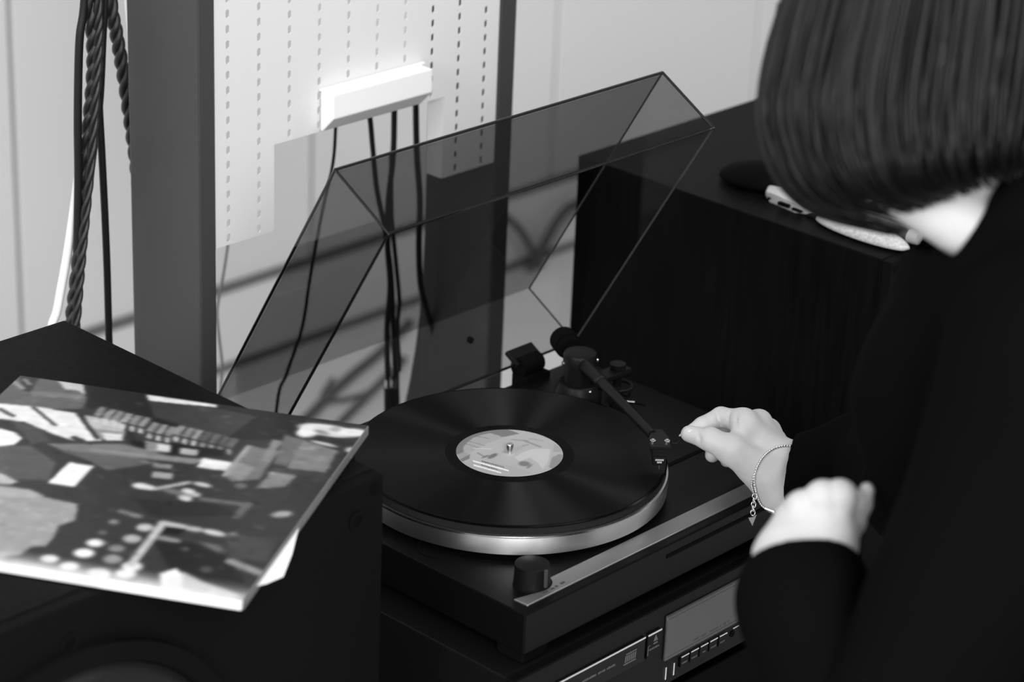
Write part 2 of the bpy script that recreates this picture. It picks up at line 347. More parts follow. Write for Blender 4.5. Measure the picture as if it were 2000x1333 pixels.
bm = B(); box(bm, (-0.178, CF-0.0016, -0.1335), (-0.0175, CF+0.001, -0.1095)); tr = obj('disc_tray', bm, M['blackp'], cd, bevel=0.0006)
bm = B(); box(bm, (-0.178, CF-0.0021, -0.1098), (-0.0178, CF-0.0006, -0.1080)); obj('bright_edge', bm, M['silver'], tr)
bm = B()    # disc logotype: slanted letters between two bars
for i in range(6):
    x = -0.0452+i*0.0026; prism(bm, [(x, CF-0.002, -0.1245), (x+0.0014, CF-0.002, -0.1245), (x+0.0022, CF-0.002, -0.1180), (x+0.0008, CF-0.002, -0.1180)], (0, 0.0005, 0))
prism(bm, [(-0.0468, CF-0.002, -0.1268), (-0.0300, CF-0.002, -0.1268), (-0.0300, CF-0.002, -0.1256), (-0.0466, CF-0.002, -0.1256)], (0, 0.0005, 0))
prism(bm, [(-0.0440, CF-0.002, -0.1170), (-0.0295, CF-0.002, -0.1170), (-0.0295, CF-0.002, -0.1160), (-0.0434, CF-0.002, -0.1160)], (0, 0.0005, 0))
obj('logotype', bm, M['ink'], tr)
bm = B(); ftext(bm, -0.108, -0.058, -0.1205, 0.0022, 26, CF-0.002); obj('lettering', bm, M['ink'], tr)
bm = B(); box(bm, (-0.0145, CF-0.0018, -0.1335), (0.0045, CF+0.001, -0.1095)); ej = obj('eject_button', bm, M['deck'], cd, bevel=0.0006)
bm = B(); box(bm, (-0.0145, CF-0.0023, -0.1098), (0.0045, CF-0.0006, -0.1080)); obj('bright_edge', bm, M['silver'], ej)
bm = B(); prism(bm, [(-0.0062, CF-0.0022, -0.1178), (-0.0006, CF-0.0022, -0.1178), (-0.0034, CF-0.0022, -0.1115)], (0, 0.0006, 0))
box(bm, (-0.0062, CF-0.0022, -0.1208), (-0.0006, CF-0.0016, -0.1194)); ftext(bm, -0.0120, 0.0025, -0.1245, 0.0020, 10, CF-0.0022)
box(bm, (-0.0138, CF-0.0022, -0.1300), (-0.0132, CF-0.0017, -0.1200)); box(bm, (-0.0138, CF-0.0022, -0.1206), (-0.0110, CF-0.0017, -0.1200)); obj('eject_symbol', bm, M['ink'], ej)
bm = B(); box(bm, (0.0118, CF-0.0022, -0.1462), (0.1445, CF+0.001, -0.0995)); ds = obj('display', bm, M['disp'], cd, bevel=0.0008)
bm = B()
for a, b in (((0.0150, -0.1432), (0.1415, -0.1428)), ((0.0150, -0.1032), (0.1415, -0.1028))): box(bm, (a[0], CF-0.0025, a[1]), (b[0], CF-0.0021, b[1]))
ftext(bm, 0.052, 0.105, -0.1395, 0.0020, 24, CF-0.0025); obj('printed_frame', bm, mat('faint_ink', 0.105, 0.5, 0.3), ds)
for k in range(5):
    x = 0.0358+k*0.0139
    bm = B(); box(bm, (x, CF-0.0018, -0.1625), (x+0.0120, CF+0.001, -0.1515)); bt = obj('button', bm, M['deck'], cd, bevel=0.0005)
    bm = B(); box(bm, (x+0.0004, CF-0.0023, -0.1520), (x+0.0116, CF-0.0004, -0.1507)); obj('bright_edge', bm, M['silver'], bt)
    bm = B(); ftext(bm, x+0.002, x+0.010, -0.1585, 0.0018, 7, CF-0.0022); obj('lettering', bm, M['ink'], bt)
for x in (0.0135, 0.0250):
    bm = B(); box(bm, (x, CF-0.0024, -0.1660), (x+0.0018, CF+0.001, -0.1530)); obj('slim_button', bm, M['silver'], cd)
bm = B(); box(bm, (0.112, CF-0.0020, -0.1512), (0.121, CF+0.001, -0.1500)); obj('bright_edge', bm, M['silver'], cd)
bm = B(); cyl(bm, (0.1135, CF+0.001, -0.1575), (0.1135, CF-0.0006, -0.1575), 0.0035, n=20); obj('headphone_socket', bm, M['blackm'], cd)
bm = B(); box(bm, (0.1475, CF-0.0018, -0.125), (0.235, CF+0.001, -0.1030)); bt = obj('play_button', bm, M['blackp'], cd, bevel=0.0005)
bm = B(); box(bm, (0.1475, CF-0.0023, -0.1035), (0.235, CF-0.0006, -0.1018)); box(bm, (0.1470, CF-0.0023, -0.118), (0.1480, CF-0.0006, -0.1018)); obj('bright_edge', bm, M['silver'], bt)

# ------------------------------------------------------------------ turntable
DZ = -0.034; XL, XR, YF, YB = -0.167, 0.270, -0.179, 0.156
tt = thing('turntable', (0.05, -0.01, -0.075), 'black turntable with silver-rimmed platter and its smoked lid propped open', 'turntable')
bm = B(); box(bm, (XL, YF, -0.074), (XR, YB, DZ)); obj('plinth', bm, M['deck'], tt, bevel=0.0014)
for x in (XL+0.020, XR-0.045):
    for y in (YF+0.020, YB-0.04):
        bm = B(); box(bm, (x-0.016, y-0.016, -0.0865), (x+0.016, y+0.016, -0.0735)); obj('foot', bm, M['rubber'], tt, bevel=0.002)
# metal control strip with a bite taken out round the speed knob
KN = Vector((-0.1235, -0.1455, DZ))
poly = [(-0.1545, -0.1700), (0.262, -0.1700), (0.262, -0.1505), (-0.1040, -0.1505)]
for k in range(11):
    a = math.radians(-15-k*9.5); poly.append((KN.x+0.0200*math.cos(a), KN.y+0.0170*math.sin(a)))
poly += [(-0.1350, -0.1600), (-0.1555, -0.1545)]
bm = B(); prism(bm, [(x, y, DZ-0.0005) for x, y in poly], (0, 0, 0.0020)); stp = obj('control_strip', bm, M['alu'], tt, bevel=0.0005, seg=1)
bm = B()
for (x, y, l) in ((-0.130, -0.1662, 0.006), (-0.1195, -0.1660, 0.004), (-0.1135, -0.1655, 0.003), (-0.1060, -0.1650, 0.005)): box(bm, (x, y, DZ+0.0014), (x+l, y+0.0022, DZ+0.0018))
obj('speed_marks', bm, M['darkink'], stp)
bm = B(); lathe(bm, [(0.0164, 0), (0.0162, 0.003), (0.0158, 0.0045), (0.0152, 0.0205), (0.0135, 0.0215), (0, 0.0215)], KN, 40); kb = obj('speed_knob', bm, M['blackp'], tt, smooth='auto')
bm = B(); box(bm, (KN.x-0.0012, KN.y-0.0175, DZ+0.004), (KN.x+0.0012, KN.y-0.0145, DZ+0.0205)); obj('pointer', bm, M['darkink'], kb)
bm = B(); box(bm, (0.02, YF-0.0006, -0.0475), (XR-0.01, YF+0.001, -0.0440)); obj('finger_recess', bm, M['blackm'], tt)
bm = B(); box(bm, (0.120, -0.0765, DZ-0.002), (XR-0.001, -0.0715, DZ+0.0006)); obj('deck_seam', bm, M['blackm'], tt)
bm = B(); lathe(bm, [(0.0215, 0), (0.0215, 0.0009), (0.0200, 0.0009), (0.0195, 0.0002), (0, 0.0002)], (-0.134, -0.044, DZ), 40); obj('adapter_well', bm, M['deck'], tt, smooth='auto')
bm = B(); lathe(bm, [(0.0, -0.0100), (0.1466, -0.0100), (0.1472, -0.0092), (0.1490, -0.0098), (0.1496, -0.0112), (0.1490, -0.0275), (0.1470, -0.0285), (0.06, -0.0285), (0.06, DZ), (0, DZ)], (0, 0, 0), 128, [0, 1, 1, 1, 0, 0, 0, 0, 0])
pl = obj('platter', bm, [M['rim'], M['rimtop']], tt, smooth='auto')
bm = B(); lathe(bm, [(0.0036, -0.01), (0.0036, 0.0086), (0.0029, 0.0096), (0, 0.0096)], (0, 0, 0), 24); obj('spindle', bm, M['chrome'], pl, smooth='auto')
bm = B(); lathe(bm, [(0.004, -0.0092), (0.1462, -0.0092), (0.1468, -0.0080), (0.1462, -0.0026), (0.004, -0.0026)], (0, 0, 0), 96)
tag(obj('slipmat', bm, M['mat_'], smooth='auto'), 'dark felt slipmat under the record on the platter', 'mat')

# hinges and the lid
TH = math.radians(59.7); ct, st = math.cos(TH), math.sin(TH)
def lidp(x, v, w): return Vector((x, 0.2300-ct*v-st*w, 0.0225+st*v-ct*w))
LV, LW, TK = 0.325, 0.081, 0.0030
bm = B()
def shell(x0, x1, v0, v1, w0):
    return [bm.verts.new(lidp(x, v, w0)) for x, v in ((x0, v0), (x1, v0), (x1, v1), (x0, v1))]
oa, ob_ = shell(XL, XR, 0, LV, 0), shell(XL, XR, 0, LV, LW)
ia, ib = shell(XL+TK, XR-TK, TK, LV-TK, TK), shell(XL+TK, XR-TK, TK, LV-TK, LW)
bm.faces.new(oa); bm.faces.new(ia[::-1])
for i in range(4):
    j = (i+1) % 4
    bm.faces.new((oa[i], oa[j], ob_[j], ob_[i])); bm.faces.new((ia[j], ia[i], ib[i], ib[j])); bm.faces.new((ob_[i], ob_[j], ib[j], ib[i]))
lid = obj('dust_cover', bm, M['lid'], tt)
bv = lid.modifiers.new('rounding', 'BEVEL'); bv.width = 0.0011; bv.segments = 2; bv.limit_method = 'ANGLE'; bv.angle_limit = math.radians(30)
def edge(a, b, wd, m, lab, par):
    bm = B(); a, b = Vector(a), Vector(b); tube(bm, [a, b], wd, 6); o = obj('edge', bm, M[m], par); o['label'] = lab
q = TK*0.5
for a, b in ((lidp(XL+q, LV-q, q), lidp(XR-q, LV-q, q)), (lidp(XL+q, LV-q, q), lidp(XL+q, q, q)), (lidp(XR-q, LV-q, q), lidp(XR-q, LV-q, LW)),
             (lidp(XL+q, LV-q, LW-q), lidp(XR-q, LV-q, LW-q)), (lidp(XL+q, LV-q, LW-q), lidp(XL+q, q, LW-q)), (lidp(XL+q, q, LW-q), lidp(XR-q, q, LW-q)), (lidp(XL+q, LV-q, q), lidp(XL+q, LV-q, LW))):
    edge(a, b, 0.00135, 'edgeshade', 'acrylic edge with its refraction darkness painted in', lid)  # black bars paint in the darkness that refraction gives acrylic edges
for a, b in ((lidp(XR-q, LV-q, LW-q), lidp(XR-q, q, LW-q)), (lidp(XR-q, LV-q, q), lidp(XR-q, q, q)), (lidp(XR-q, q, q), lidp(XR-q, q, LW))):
    edge(a, b, 0.0010, 'litedge', 'acrylic edge with caught light painted in', lid)  # grey bars paint in the light these edges catch
for xh in (0.197, -0.110):
    hp = lidp(xh, 0, LW-0.012)
    bm = B()   # flat clip on the lid flap
    P8 = [lidp(xh+sx*0.019, vv, ww) for vv in (-0.0008, 0.0042) for sx, ww in ((-1, LW-0.0185), (1, LW-0.0185), (1, LW+0.0015), (-1, LW+0.0015))]
    vs = [bm.verts.new(p) for p in P8]
    for f in ((0, 1, 2, 3), (7, 6, 5, 4), (0, 4, 5, 1), (1, 5, 6, 2), (2, 6, 7, 3), (3, 7, 4, 0)): bm.faces.new([vs[i] for i in f])
    hg = obj('hinge', bm, M['blackp'], tt, bevel=0.0009)
    bm = B(); cyl(bm, (xh-0.015, YB+0.004, -0.0210), (xh+0.015, YB+0.004, -0.0210), 0.0105, n=24); box(bm, (xh-0.017, YB-0.012, -0.045), (xh+0.017, YB+0.010, -0.028)); obj('hinge_barrel', bm, M['blackm'], hg, smooth='auto')
bq = lidp(0.155, 0.004, LW-0.050)
bm = B(); cyl(bm, lidp(0.148, 0.0032, LW-0.045), lidp(0.148, 0.0062, LW-0.045), 0.0036, n=18); obj('bumper', bm, M['rubber'], lid, smooth='auto')

# tonearm
AB = on_z(1130, 757, -0.020); ax, ay = AB.x, AB.y
arm = thing('tonearm', (0, 0, 0)); arm.parent = tt; arm.location = (0, 0, 0)
ROOTLOC[arm] = Vector((0, 0, 0)); arm.location = Vector((ax, ay, DZ))-Vector((0.05, -0.01, -0.075)); ROOTLOC[arm] = arm.location.copy()
bm = B(); lathe(bm, [(0.024, DZ), (0.024, -0.022), (0.0225, -0.020), (0.0215, -0.0145), (0.020, -0.013), (0.0, -0.013)], (ax, ay, 0), 48); obj('arm_base', bm, M['blackp'], arm, smooth='auto')
bm = B(); lathe(bm, [(0.0150, -0.013), (0.0150, 0.0060), (0.0172, 0.0070), (0.0172, 0.0165), (0.0160, 0.0185), (0.010, 0.0196), (0, 0.0196)], (ax, ay, 0), 48); obj('bearing_housing', bm, M['blackp'], arm, smooth='auto')
HS = on_z(1288, 864, 0.026); PV = Vector((ax, ay, 0.0105)); ad = (HS-PV).normalized(); adh = Vector((ad.x, ad.y, 0)).normalized(); asd = Vector((adh.y, -adh.x, 0))  # to the right seen along the arm
for s in (-1, 1):
    bm = B(); c0 = Vector((ax, ay, 0.0080))+asd*s*0.0166; cyl(bm, c0, c0+asd*s*0.0022, 0.0022, n=12); obj('bearing_screw', bm, M['chrome'], arm, smooth='auto')
bm = B(); sc_ = Vector((ax, ay, -0.016))+(Vector((-0.30, -0.95, 0)))*0.0225; bmesh.ops.create_uvsphere(bm, u_segments=10, v_segments=6, radius=0.0017, matrix=Matrix.Translation(sc_)); obj('base_screw', bm, M['chrome'], arm, smooth=True)
bm = B(); q = [PV+adh*0.010, PV+ad*0.060, PV+ad*0.061, PV+ad*0.066, PV+ad*0.067, HS-ad*0.030, HS-ad*0.018]
tube(bm, q, [0.0068, 0.0062, 0.0066, 0.0066, 0.0052, 0.0046, 0.0046], 16); obj('arm_tube', bm, M['blackp'], arm, smooth='auto')
bm = B(); cw0 = PV-adh*0.016+Vector((0, 0, -0.001)); cyl(bm, cw0, cw0-adh*0.014, 0.0060, n=20); cyl(bm, cw0-adh*0.012, cw0-adh*0.016, 0.0115, 0.0128, 32); cyl(bm, cw0-adh*0.016, cw0-adh*0.020, 0.0128, n=32); cyl(bm, cw0-adh*0.020, cw0-adh*0.021, 0.0118, n=32); cyl(bm, cw0-adh*0.021, cw0-adh*0.040, 0.0138, n=32); obj('counterweight', bm, M['blackm'], arm, smooth='auto')
# headshell: flat plate with two screws, finger lift and cartridge
HD = Vector((-0.70, -0.714, 0)).normalized(); HR = Vector((-HD.y, HD.x, 0))      # headshell points off the arm's line
def hp_(f, s, z): return HS+HD*f+HR*s+Vector((0, 0, z))
bm = B(); prism(bm, [hp_(-0.024, -0.0050, -0.002), hp_(-0.024, 0.0050, -0.002), hp_(-0.006, 0.0095, -0.002), hp_(0.012, 0.0100, -0.002), hp_(0.012, -0.0100, -0.002), hp_(-0.006, -0.0095, -0.002)], (0, 0, 0.004)); hs = obj('headshell', bm, M['blackp'], arm, bevel=0.0008)
for s in (-1, 1):
    c0 = hp_(0.004, s*0.0066, 0.002); bm = B(); cyl(bm, c0, c0+Vector((0, 0, 0.0016)), 0.0026, n=16); cyl(bm, c0+Vector((0, 0, 0.0016)), c0+Vector((0, 0, 0.0028)), 0.0017, 0.0014, 12)
    obj('headshell_screw', bm, M['chrome'], hs, smooth='auto')
PIN = at(1341, 857, 2.337)
bm = B(); tube(bm, spline([hp_(0.002, 0.0098, 0.0), hp_(0.004, 0.016, 0.0008), PIN.lerp(hp_(0.002, 0.0098, 0), 0.35), PIN], 5), 0.0009, 8); obj('finger_lift', bm, M['blackp'], hs, smooth=True)
bm = B(); box(bm, (-0.0072, -0.010, -0.0125), (0.0072, 0.010, -0.002)); box(bm, (-0.0062, -0.0115, -0.0185), (0.0062, 0.004, -0.0105))
RZ = Matrix((tuple(HR), tuple(HD), (0, 0, 1))).transposed()
for v in bm.verts: v.co = HS+RZ @ Vector((v.co.x, -v.co.y, v.co.z))
ca = obj('cartridge', bm, M['blackp'], hs, bevel=0.0004, seg=1)
bm = B()
for row, n, wd in ((-0.0128, 7, 0.0080), (-0.0152, 4, 0.0046)):
    for i in range(n):
        x = -wd/2+wd*i/n; box(bm, (x, -0.0119, row-0.0008), (x+wd/n*0.72, -0.0115, row+0.0008))
for v in bm.verts: v.co = HS+RZ @ Vector((v.co.x, -v.co.y, v.co.z))
ob2 = obj('cartridge_lettering', bm, M['brightink'], hs)
bm = B(); c0 = HS+RZ @ Vector((0, 0.009, -0.0185)); cyl(bm, c0, c0+Vector((0, 0, -0.004))+HD*0.002, 0.0006, 0.0003, 8); obj('stylus', bm, M['darkink'], hs)
# anti-skate bracket, arm rest, lift lever
K2 = on_z(1207, 713, 0.0)
bm = B(); cyl(bm, (K2.x, K2.y, -0.004), (K2.x, K2.y, 0.0015), 0.0080, n=28); obj('bias_dial', bm, M['blackp'], arm, smooth='auto')
bm = B(); box(bm, (ax+0.006, K2.y-0.008, -0.0105), (K2.x+0.013, K2.y+0.009, -0.0045)); cyl(bm, (K2.x, K2.y, -0.030), (K2.x, K2.y, -0.0045), 0.0045, n=16); obj('bias_bracket', bm, M['blackp'], arm, bevel=0.001)
bm = B(); tube(bm, [(K2.x+0.013*math.cos(t), K2.y-0.004+0.013*math.sin(t), -0.022) for t in np.linspace(-2.6, 1.0, 14)], 0.0018, 8); obj('bias_ring', bm, M['blackp'], arm, smooth=True)
R0 = on_z(1196, 790, -0.018)
bm = B(); cyl(bm, (R0.x, R0.y, DZ), (R0.x, R0.y, -0.012), 0.0034, n=16); box(bm, (R0.x-0.0075, R0.y-0.003, -0.014), (R0.x+0.0075, R0.y+0.003, -0.007)); obj('arm_rest', bm, M['blackp'], arm, smooth='auto')
l0, l1, l2 = on_z(1195, 782, -0.022), on_z(1240, 786, -0.022), on_z(1262, 792, -0.024)
bm = B(); cyl(bm, l0, l1, 0.0011, n=10); lv = obj('lift_lever', bm, M['silver'], arm, smooth='auto')
bm = B(); cyl(bm, l1, l2, 0.0019, 0.0012, n=10); obj('lever_tip', bm, M['rubber'], lv, smooth='auto')
l3, l4 = on_z(1185, 752, -0.024), on_z(1228, 772, -0.026)
bm = B(); cyl(bm, l3, l4, 0.0042, 0.0034, n=14); obj('lift_mechanism', bm, M['blackp'], arm, smooth='auto')

# ------------------------------------------------------------------ record
rec = thing('vinyl_record', (0, 0, 0), 'black vinyl record with a pale printed label on the turntable', 'record')
bm = B(); lathe(bm, [(0.0038, 0.0), (0.0502, 0.0), (0.0605, -0.0001), (0.1445, -0.0001), (0.1463, 0.0), (0.1475, -0.0010), (0.1470, -0.0019), (0.0038, -0.0019)], (0, 0, 0), 128, [1, 1, 0, 1, 1, 1, 1])
obj('disc', bm, [M['vinyl'], M['dead']], rec, smooth='auto')
def grid_print(name, nx, ny, place, colour, m, parent, ring=False):
    verts = []; cols = []
    for j in range(ny+1):
        for i in range(nx+1):
            p = place(i/nx, j/ny); verts.append(p); cols.append(colour(i/nx, j/ny))
    faces = [(j*(nx+1)+i, j*(nx+1)+i+1, (j+1)*(nx+1)+i+1, (j+1)*(nx+1)+i) for j in range(ny) for i in range(nx)]
    me = bpy.data.meshes.new(name); me.from_pydata([tuple(v) for v in verts], [], faces)
    at_ = me.color_attributes.new('print', 'FLOAT_COLOR', 'POINT')
    at_.data.foreach_set('color', np.array([(c, c, c, 1.0) for c in cols], dtype=np.float32).ravel())
    return obj(name, me, m, parent)
def inpoly(P, x, y):
    ins = False; j = len(P)-1
    for i in range(len(P)):
        if (P[i][1] > y) != (P[j][1] > y) and x < (P[j][0]-P[i][0])*(y-P[i][1])/(P[j][1]-P[i][1])+P[i][0]: ins = not ins
        j = i
    return ins
class Canvas:      # paints a print into an array, in a flat 0..1 square
    def __init__(s, n, base): s.n = n; s.a = np.full((n, n), float(base)); g = (np.arange(n)+.5)/n; s.X, s.Y = np.meshgrid(g, g)
    def poly(s, pts, v, alpha=1.0):
        ins = np.zeros((s.n, s.n), bool); j = len(pts)-1
        for i in range(len(pts)):
            (xi, yi), (xj, yj) = pts[i], pts[j]
            c = ((yi > s.Y) != (yj > s.Y)) & (s.X < (xj-xi)*(s.Y-yi)/((yj-yi) if abs(yj-yi) > 1e-9 else 1e-9)+xi); ins ^= c; j = i
        s.a[ins] = s.a[ins]*(1-alpha)+v*alpha
    def blob(s, c, rx, ry, v, ang=0.0, soft=0.35, alpha=1.0):
        dx, dy = s.X-c[0], s.Y-c[1]; ca, sa = math.cos(ang), math.sin(ang)
        d = np.sqrt(((dx*ca+dy*sa)/rx)**2+((-dx*sa+dy*ca)/ry)**2); k = np.clip((1-d)/soft, 0, 1)*alpha; s.a = s.a*(1-k)+v*k
    def line(s, p, q, wd, v, alpha=1.0):
        p, q = np.array(p), np.array(q); d = q-p; t = np.clip(((s.X-p[0])*d[0]+(s.Y-p[1])*d[1])/(d@d), 0, 1)
        e = np.hypot(s.X-p[0]-t*d[0], s.Y-p[1]-t*d[1]); k = np.clip((wd-e)/(wd*0.4), 0, 1)*alpha; s.a = s.a*(1-k)+v*k
    def blur(s, n):
        for _ in range(n):
            p = np.pad(s.a, 1, mode='edge'); s.a = (p[:-2, 1:-1]+p[2:, 1:-1]+p[1:-1, :-2]+p[1:-1, 2:]+2*p[1:-1, 1:-1])/6
    def get(s, u, v): return lin(max(0.0, (lambda q: q-14*(1-q/255))(float(s.a[min(s.n-1, max(0, int(v*s.n))), min(s.n-1, max(0, int(u*s.n)))]))))
# label print (mapped flat over the label square, u along x, v along y)
cl = Canvas(260, 168)
def LP(x, y): p = on_z(x, y, 0.0); return (p.x/0.1+0.5, p.y/0.1+0.5)
cl.poly([LP(*q) for q in ((885, 885), (891, 868), (905, 852), (940, 842), (985, 838), (1015, 848), (988, 854), (970, 856), (945, 850), (925, 856), (912, 866), (905, 878), (906, 886), (893, 889))], 118)
cl.poly([LP(*q) for q in ((906, 884), (905, 874), (914, 864), (935, 852), (957, 847), (975, 852), (982, 856), (966, 862), (950, 868), (930, 878), (915, 888))], 158)
cl.poly([LP(*q) for q in ((893, 890), (905, 884), (915, 888), (905, 896), (897, 898))], 150)
cl.poly([LP(*q) for q in ((898, 899), (918, 888), (917, 897), (903, 903))], 120)
cl.blob(LP(962, 892), 0.085, 0.035, 112, math.radians(10), 0.4); cl.blob(LP(948, 893), 0.06, 0.02, 118, math.radians(0), 0.5)
cl.blob(LP(1024, 907), 0.065, 0.065, 118, 0, 0.4); cl.blob(LP(1034, 912), 0.07, 0.02, 126, math.radians(15), 0.5)
cl.line(LP(933, 886), LP(944, 892), 0.012, 120, 0.8)
for a, b, v in (((1000, 860), (1030, 862), 140), ((1024, 862), (1055, 874), 128), ((1035, 858), (1060, 862), 150), ((1022, 872), (1030, 870), 140)): cl.line(LP(*a), LP(*b), 0.018, v, 0.7)
cl.poly([LP(*q) for q in ((1005, 895), (1022, 884), (1040, 878), (1075, 878), (1072, 900), (1060, 918), (1050, 905), (1035, 895), (1015, 902))], 192, 0.7)
cl.poly([LP(*q) for q in ((1078, 895), (1092, 888), (1100, 890), (1096, 905), (1080, 918), (1072, 914))], 138)
cl.poly([LP(*q) for q in ((1082, 868), (1094, 876), (1098, 884), (1080, 884))], 150, 0.8)
cl.poly([LP(*q) for q in ((905, 905), (925, 900), (1000, 912), (1040, 925), (1000, 934), (940, 925))], 160, 0.6)
cl.blur(2)
for r0, x0, x1, y0, y1 in ((1, 912, 948, 862, 872), (2, 908, 940, 867, 878), (3, 928, 955, 852, 858)):
    for i in range(9):
        t = i/9; cl.line(LP(x0+(x1-x0)*t, y0+(y1-y0)*t), LP(x0+(x1-x0)*(t+0.07), y0+(y1-y0)*(t+0.07)), 0.006, 105, 0.8)
for i in range(10): cl.line(LP(925+i*3.7, 876.5+i*0.15), LP(927+i*3.7, 877+i*0.15), 0.008, 200, 0.8)
rr = random.Random(3)
for (xa, ya, xb, yb, v, n, wd) in ((925, 902, 994, 921, 232, 17, 0.0115), (926, 910, 979, 925, 228, 14, 0.0115), (941, 902, 986, 914.5, 92, 9, 0.0075), (940, 909.5, 973, 919.5, 96, 7, 0.0075)):
    for i in range(n):
        t = i/n; x, y = xa+(xb-xa)*t, ya+(yb-ya)*t; dx = (xb-xa)/n*(0.45+0.25*rr.random())
        cl.line(LP(x, y-0.6), LP(x+dx, y+dx*(yb-ya)/(xb-xa)+0.3), wd, v)
def lplace(u, v): a = 2*math.pi*u; r = 0.0036+v*(0.0500-0.0036); return (r*math.cos(a), r*math.sin(a), 0.00035)
def lcol(u, v): a = 2*math.pi*u; r = 0.0036+v*(0.0500-0.0036); return cl.get(r*math.cos(a)/0.1+0.5, r*math.sin(a)/0.1+0.5)*1.05
grid_print('paper_label', 300, 56, lplace, lcol, M['label'], rec)

# ------------------------------------------------------------------ record sleeve on the left speaker
SLZ = 0.1190; SA = on_z(40, 735, SLZ); SB = on_z(714, 832, SLZ); SD = (SB-SA).normalized(); SE = Vector((SD.y, -SD.x, 0)); SS = 0.3145
def SV(x, y): p = on_z(x, y, SLZ)-SA; return (p.dot(SD)/SS, p.dot(SE)/SS)
cs = Canvas(360, 58)
def SP(v, *pts, alpha=1.0): cs.poly([SV(*p) for p in pts], v, alpha)
def SL(v, p, q, wd, alpha=1.0): cs.line(SV(*p), SV(*q), wd, v, alpha)
def SBl(v, c, rx, ry, ang=0, soft=0.4, alpha=1.0): cs.blob(SV(*c), rx, ry, v, math.radians(ang), soft, alpha)
SP(104, (-60, 800), (40, 735), (168, 750), (175, 775), (160, 800), (-60, 800)); SP(62, (40, 735), (75, 739), (60, 768), (40, 762))
SL(150, (30, 748), (44, 760), 0.010); SL(140, (48, 742), (58, 752), 0.008)
SP(205, (112, 745), (160, 751), (172, 771), (165, 771), (150, 764), (128, 762)); SP(150, (60, 765), (165, 772), (160, 780), (60, 775), alpha=0.5)
SP(40, (164, 752), (600, 815), (585, 860), (400, 860), (230, 800), (172, 800)); SP(66, (290, 783), (430, 800), (500, 815), (440, 860), (300, 815))
SP(228, (286, 772), (424, 792), (424, 797), (290, 784))
SP(236, (-160, 780), (0, 789), (70, 796), (150, 808), (176, 833), (200, 862), (150, 864), (100, 848), (50, 826), (-160, 800))
SP(190, (165, 812), (240, 824), (246, 846), (176, 842)); SP(150, (176, 838), (246, 846), (236, 862), (195, 858)); SP(225, (198, 846), (240, 850), (240, 862), (206, 862))
SL(60, (65, 797), (108, 832), 0.006); SL(52, (154, 810), (190, 858), 0.008); SL(80, (0, 800), (26, 814), 0.008); SL(48, (243, 824), (262, 868), 0.012); SL(60, (145, 856), (170, 870), 0.012); SL(60, (158, 860), (168, 868), 0.010)
SP(245, (-160, 825), (0, 838), (30, 846), (44, 858), (28, 870), (0, 873), (-160, 870)); SP(80, (18, 822), (80, 838), (96, 862), (60, 870), (45, 846))
SP(100, (-160, 876), (60, 872), (110, 905), (95, 940), (-160, 930), alpha=0.8)
for k in range(16):        # a long row of pale roof tiles or crates
    x = 186+k*17.2; y = 802+k*4.1+(6 if 5 < k < 9 else 0); v = 150-(k > 11)*50+12*(k % 2)
    SP(v, (x+10, y-7), (x+24, y-4), (x+10, y+14), (x-4, y+10), alpha=0.9)
    SP(min(235, v+55), (x-2, y+14), (x+9, y+16), (x+7, y+27), (x-3, y+24), alpha=0.85)
    SL(45, (x+24, y-2), (x+10, y+16), 0.003, 0.8)
SP(30, (255, 862), (350, 868), (420, 884), (400, 894), (330, 888), (262, 872)); SP(34, (340, 868), (440, 880), (430, 894), (345, 886))
SP(170, (282, 862), (334, 870), (332, 886), (284, 882), alpha=0.8); SP(215, (308, 868), (334, 872), (332, 884), (306, 880)); SP(180, (352, 876), (388, 880), (384, 892), (350, 888))
SP(125, (90, 868), (240, 868), (330, 892), (400, 898), (380, 908), (250, 895), (120, 880)); SP(110, (110, 880), (230, 890), (310, 905), (210, 920), (160, 896), alpha=0.8); SL(150, (180, 880), (385, 902), 0.012, 0.6)
SP(246, (136, 904), (184, 912), (144, 953), (93, 945)); SP(160, (300, 905), (338, 910), (334, 918), (296, 914), alpha=0.8); SP(170, (298, 922), (338, 926), (336, 938), (296, 934), alpha=0.9)
SP(236, (396, 896), (452, 904), (446, 922), (384, 914)); SP(120, (484, 870), (545, 884), (505, 938), (452, 942), (436, 930)); SP(155, (440, 925), (470, 905), (500, 915), (470, 941), alpha=0.7)
SL(165, (485, 874), (438, 930), 0.010); SP(140, (532, 860), (552, 862), (525, 905), (510, 900)); SP(112, (556, 850), (600, 862), (560, 912), (535, 908)); SP(140, (594, 862), (660, 882), (636, 925), (560, 916), alpha=0.9); SP(135, (530, 922), (580, 930), (558, 952), (500, 956)); SP(70, (536, 916), (640, 928), (636, 936), (534, 922))
SBl(226, (276, 951), 0.030, 0.020, 8); SBl(225, (292, 954), 0.022, 0.016, 10); SL(190, (305, 956), (368, 944), 0.010); SBl(205, (395, 948), 0.032, 0.014, 8); SBl(220, (368, 962), 0.026, 0.018, 25); SBl(210, (362, 974), 0.026, 0.018, 30); SBl(190, (382, 968), 0.016, 0.016); SBl(130, (340, 962), 0.05, 0.02, 10, 0.6, 0.8)
SL(110, (395, 976), (485, 988), 0.012); SL(105, (485, 986), (462, 1010), 0.014); SP(42, (260, 975), (420, 985), (470, 1010), (300, 1010), alpha=0.7)
SBl(165, (550, 1006), 0.034, 0.020, -35); SBl(110, (470, 950), 0.02, 0.02)
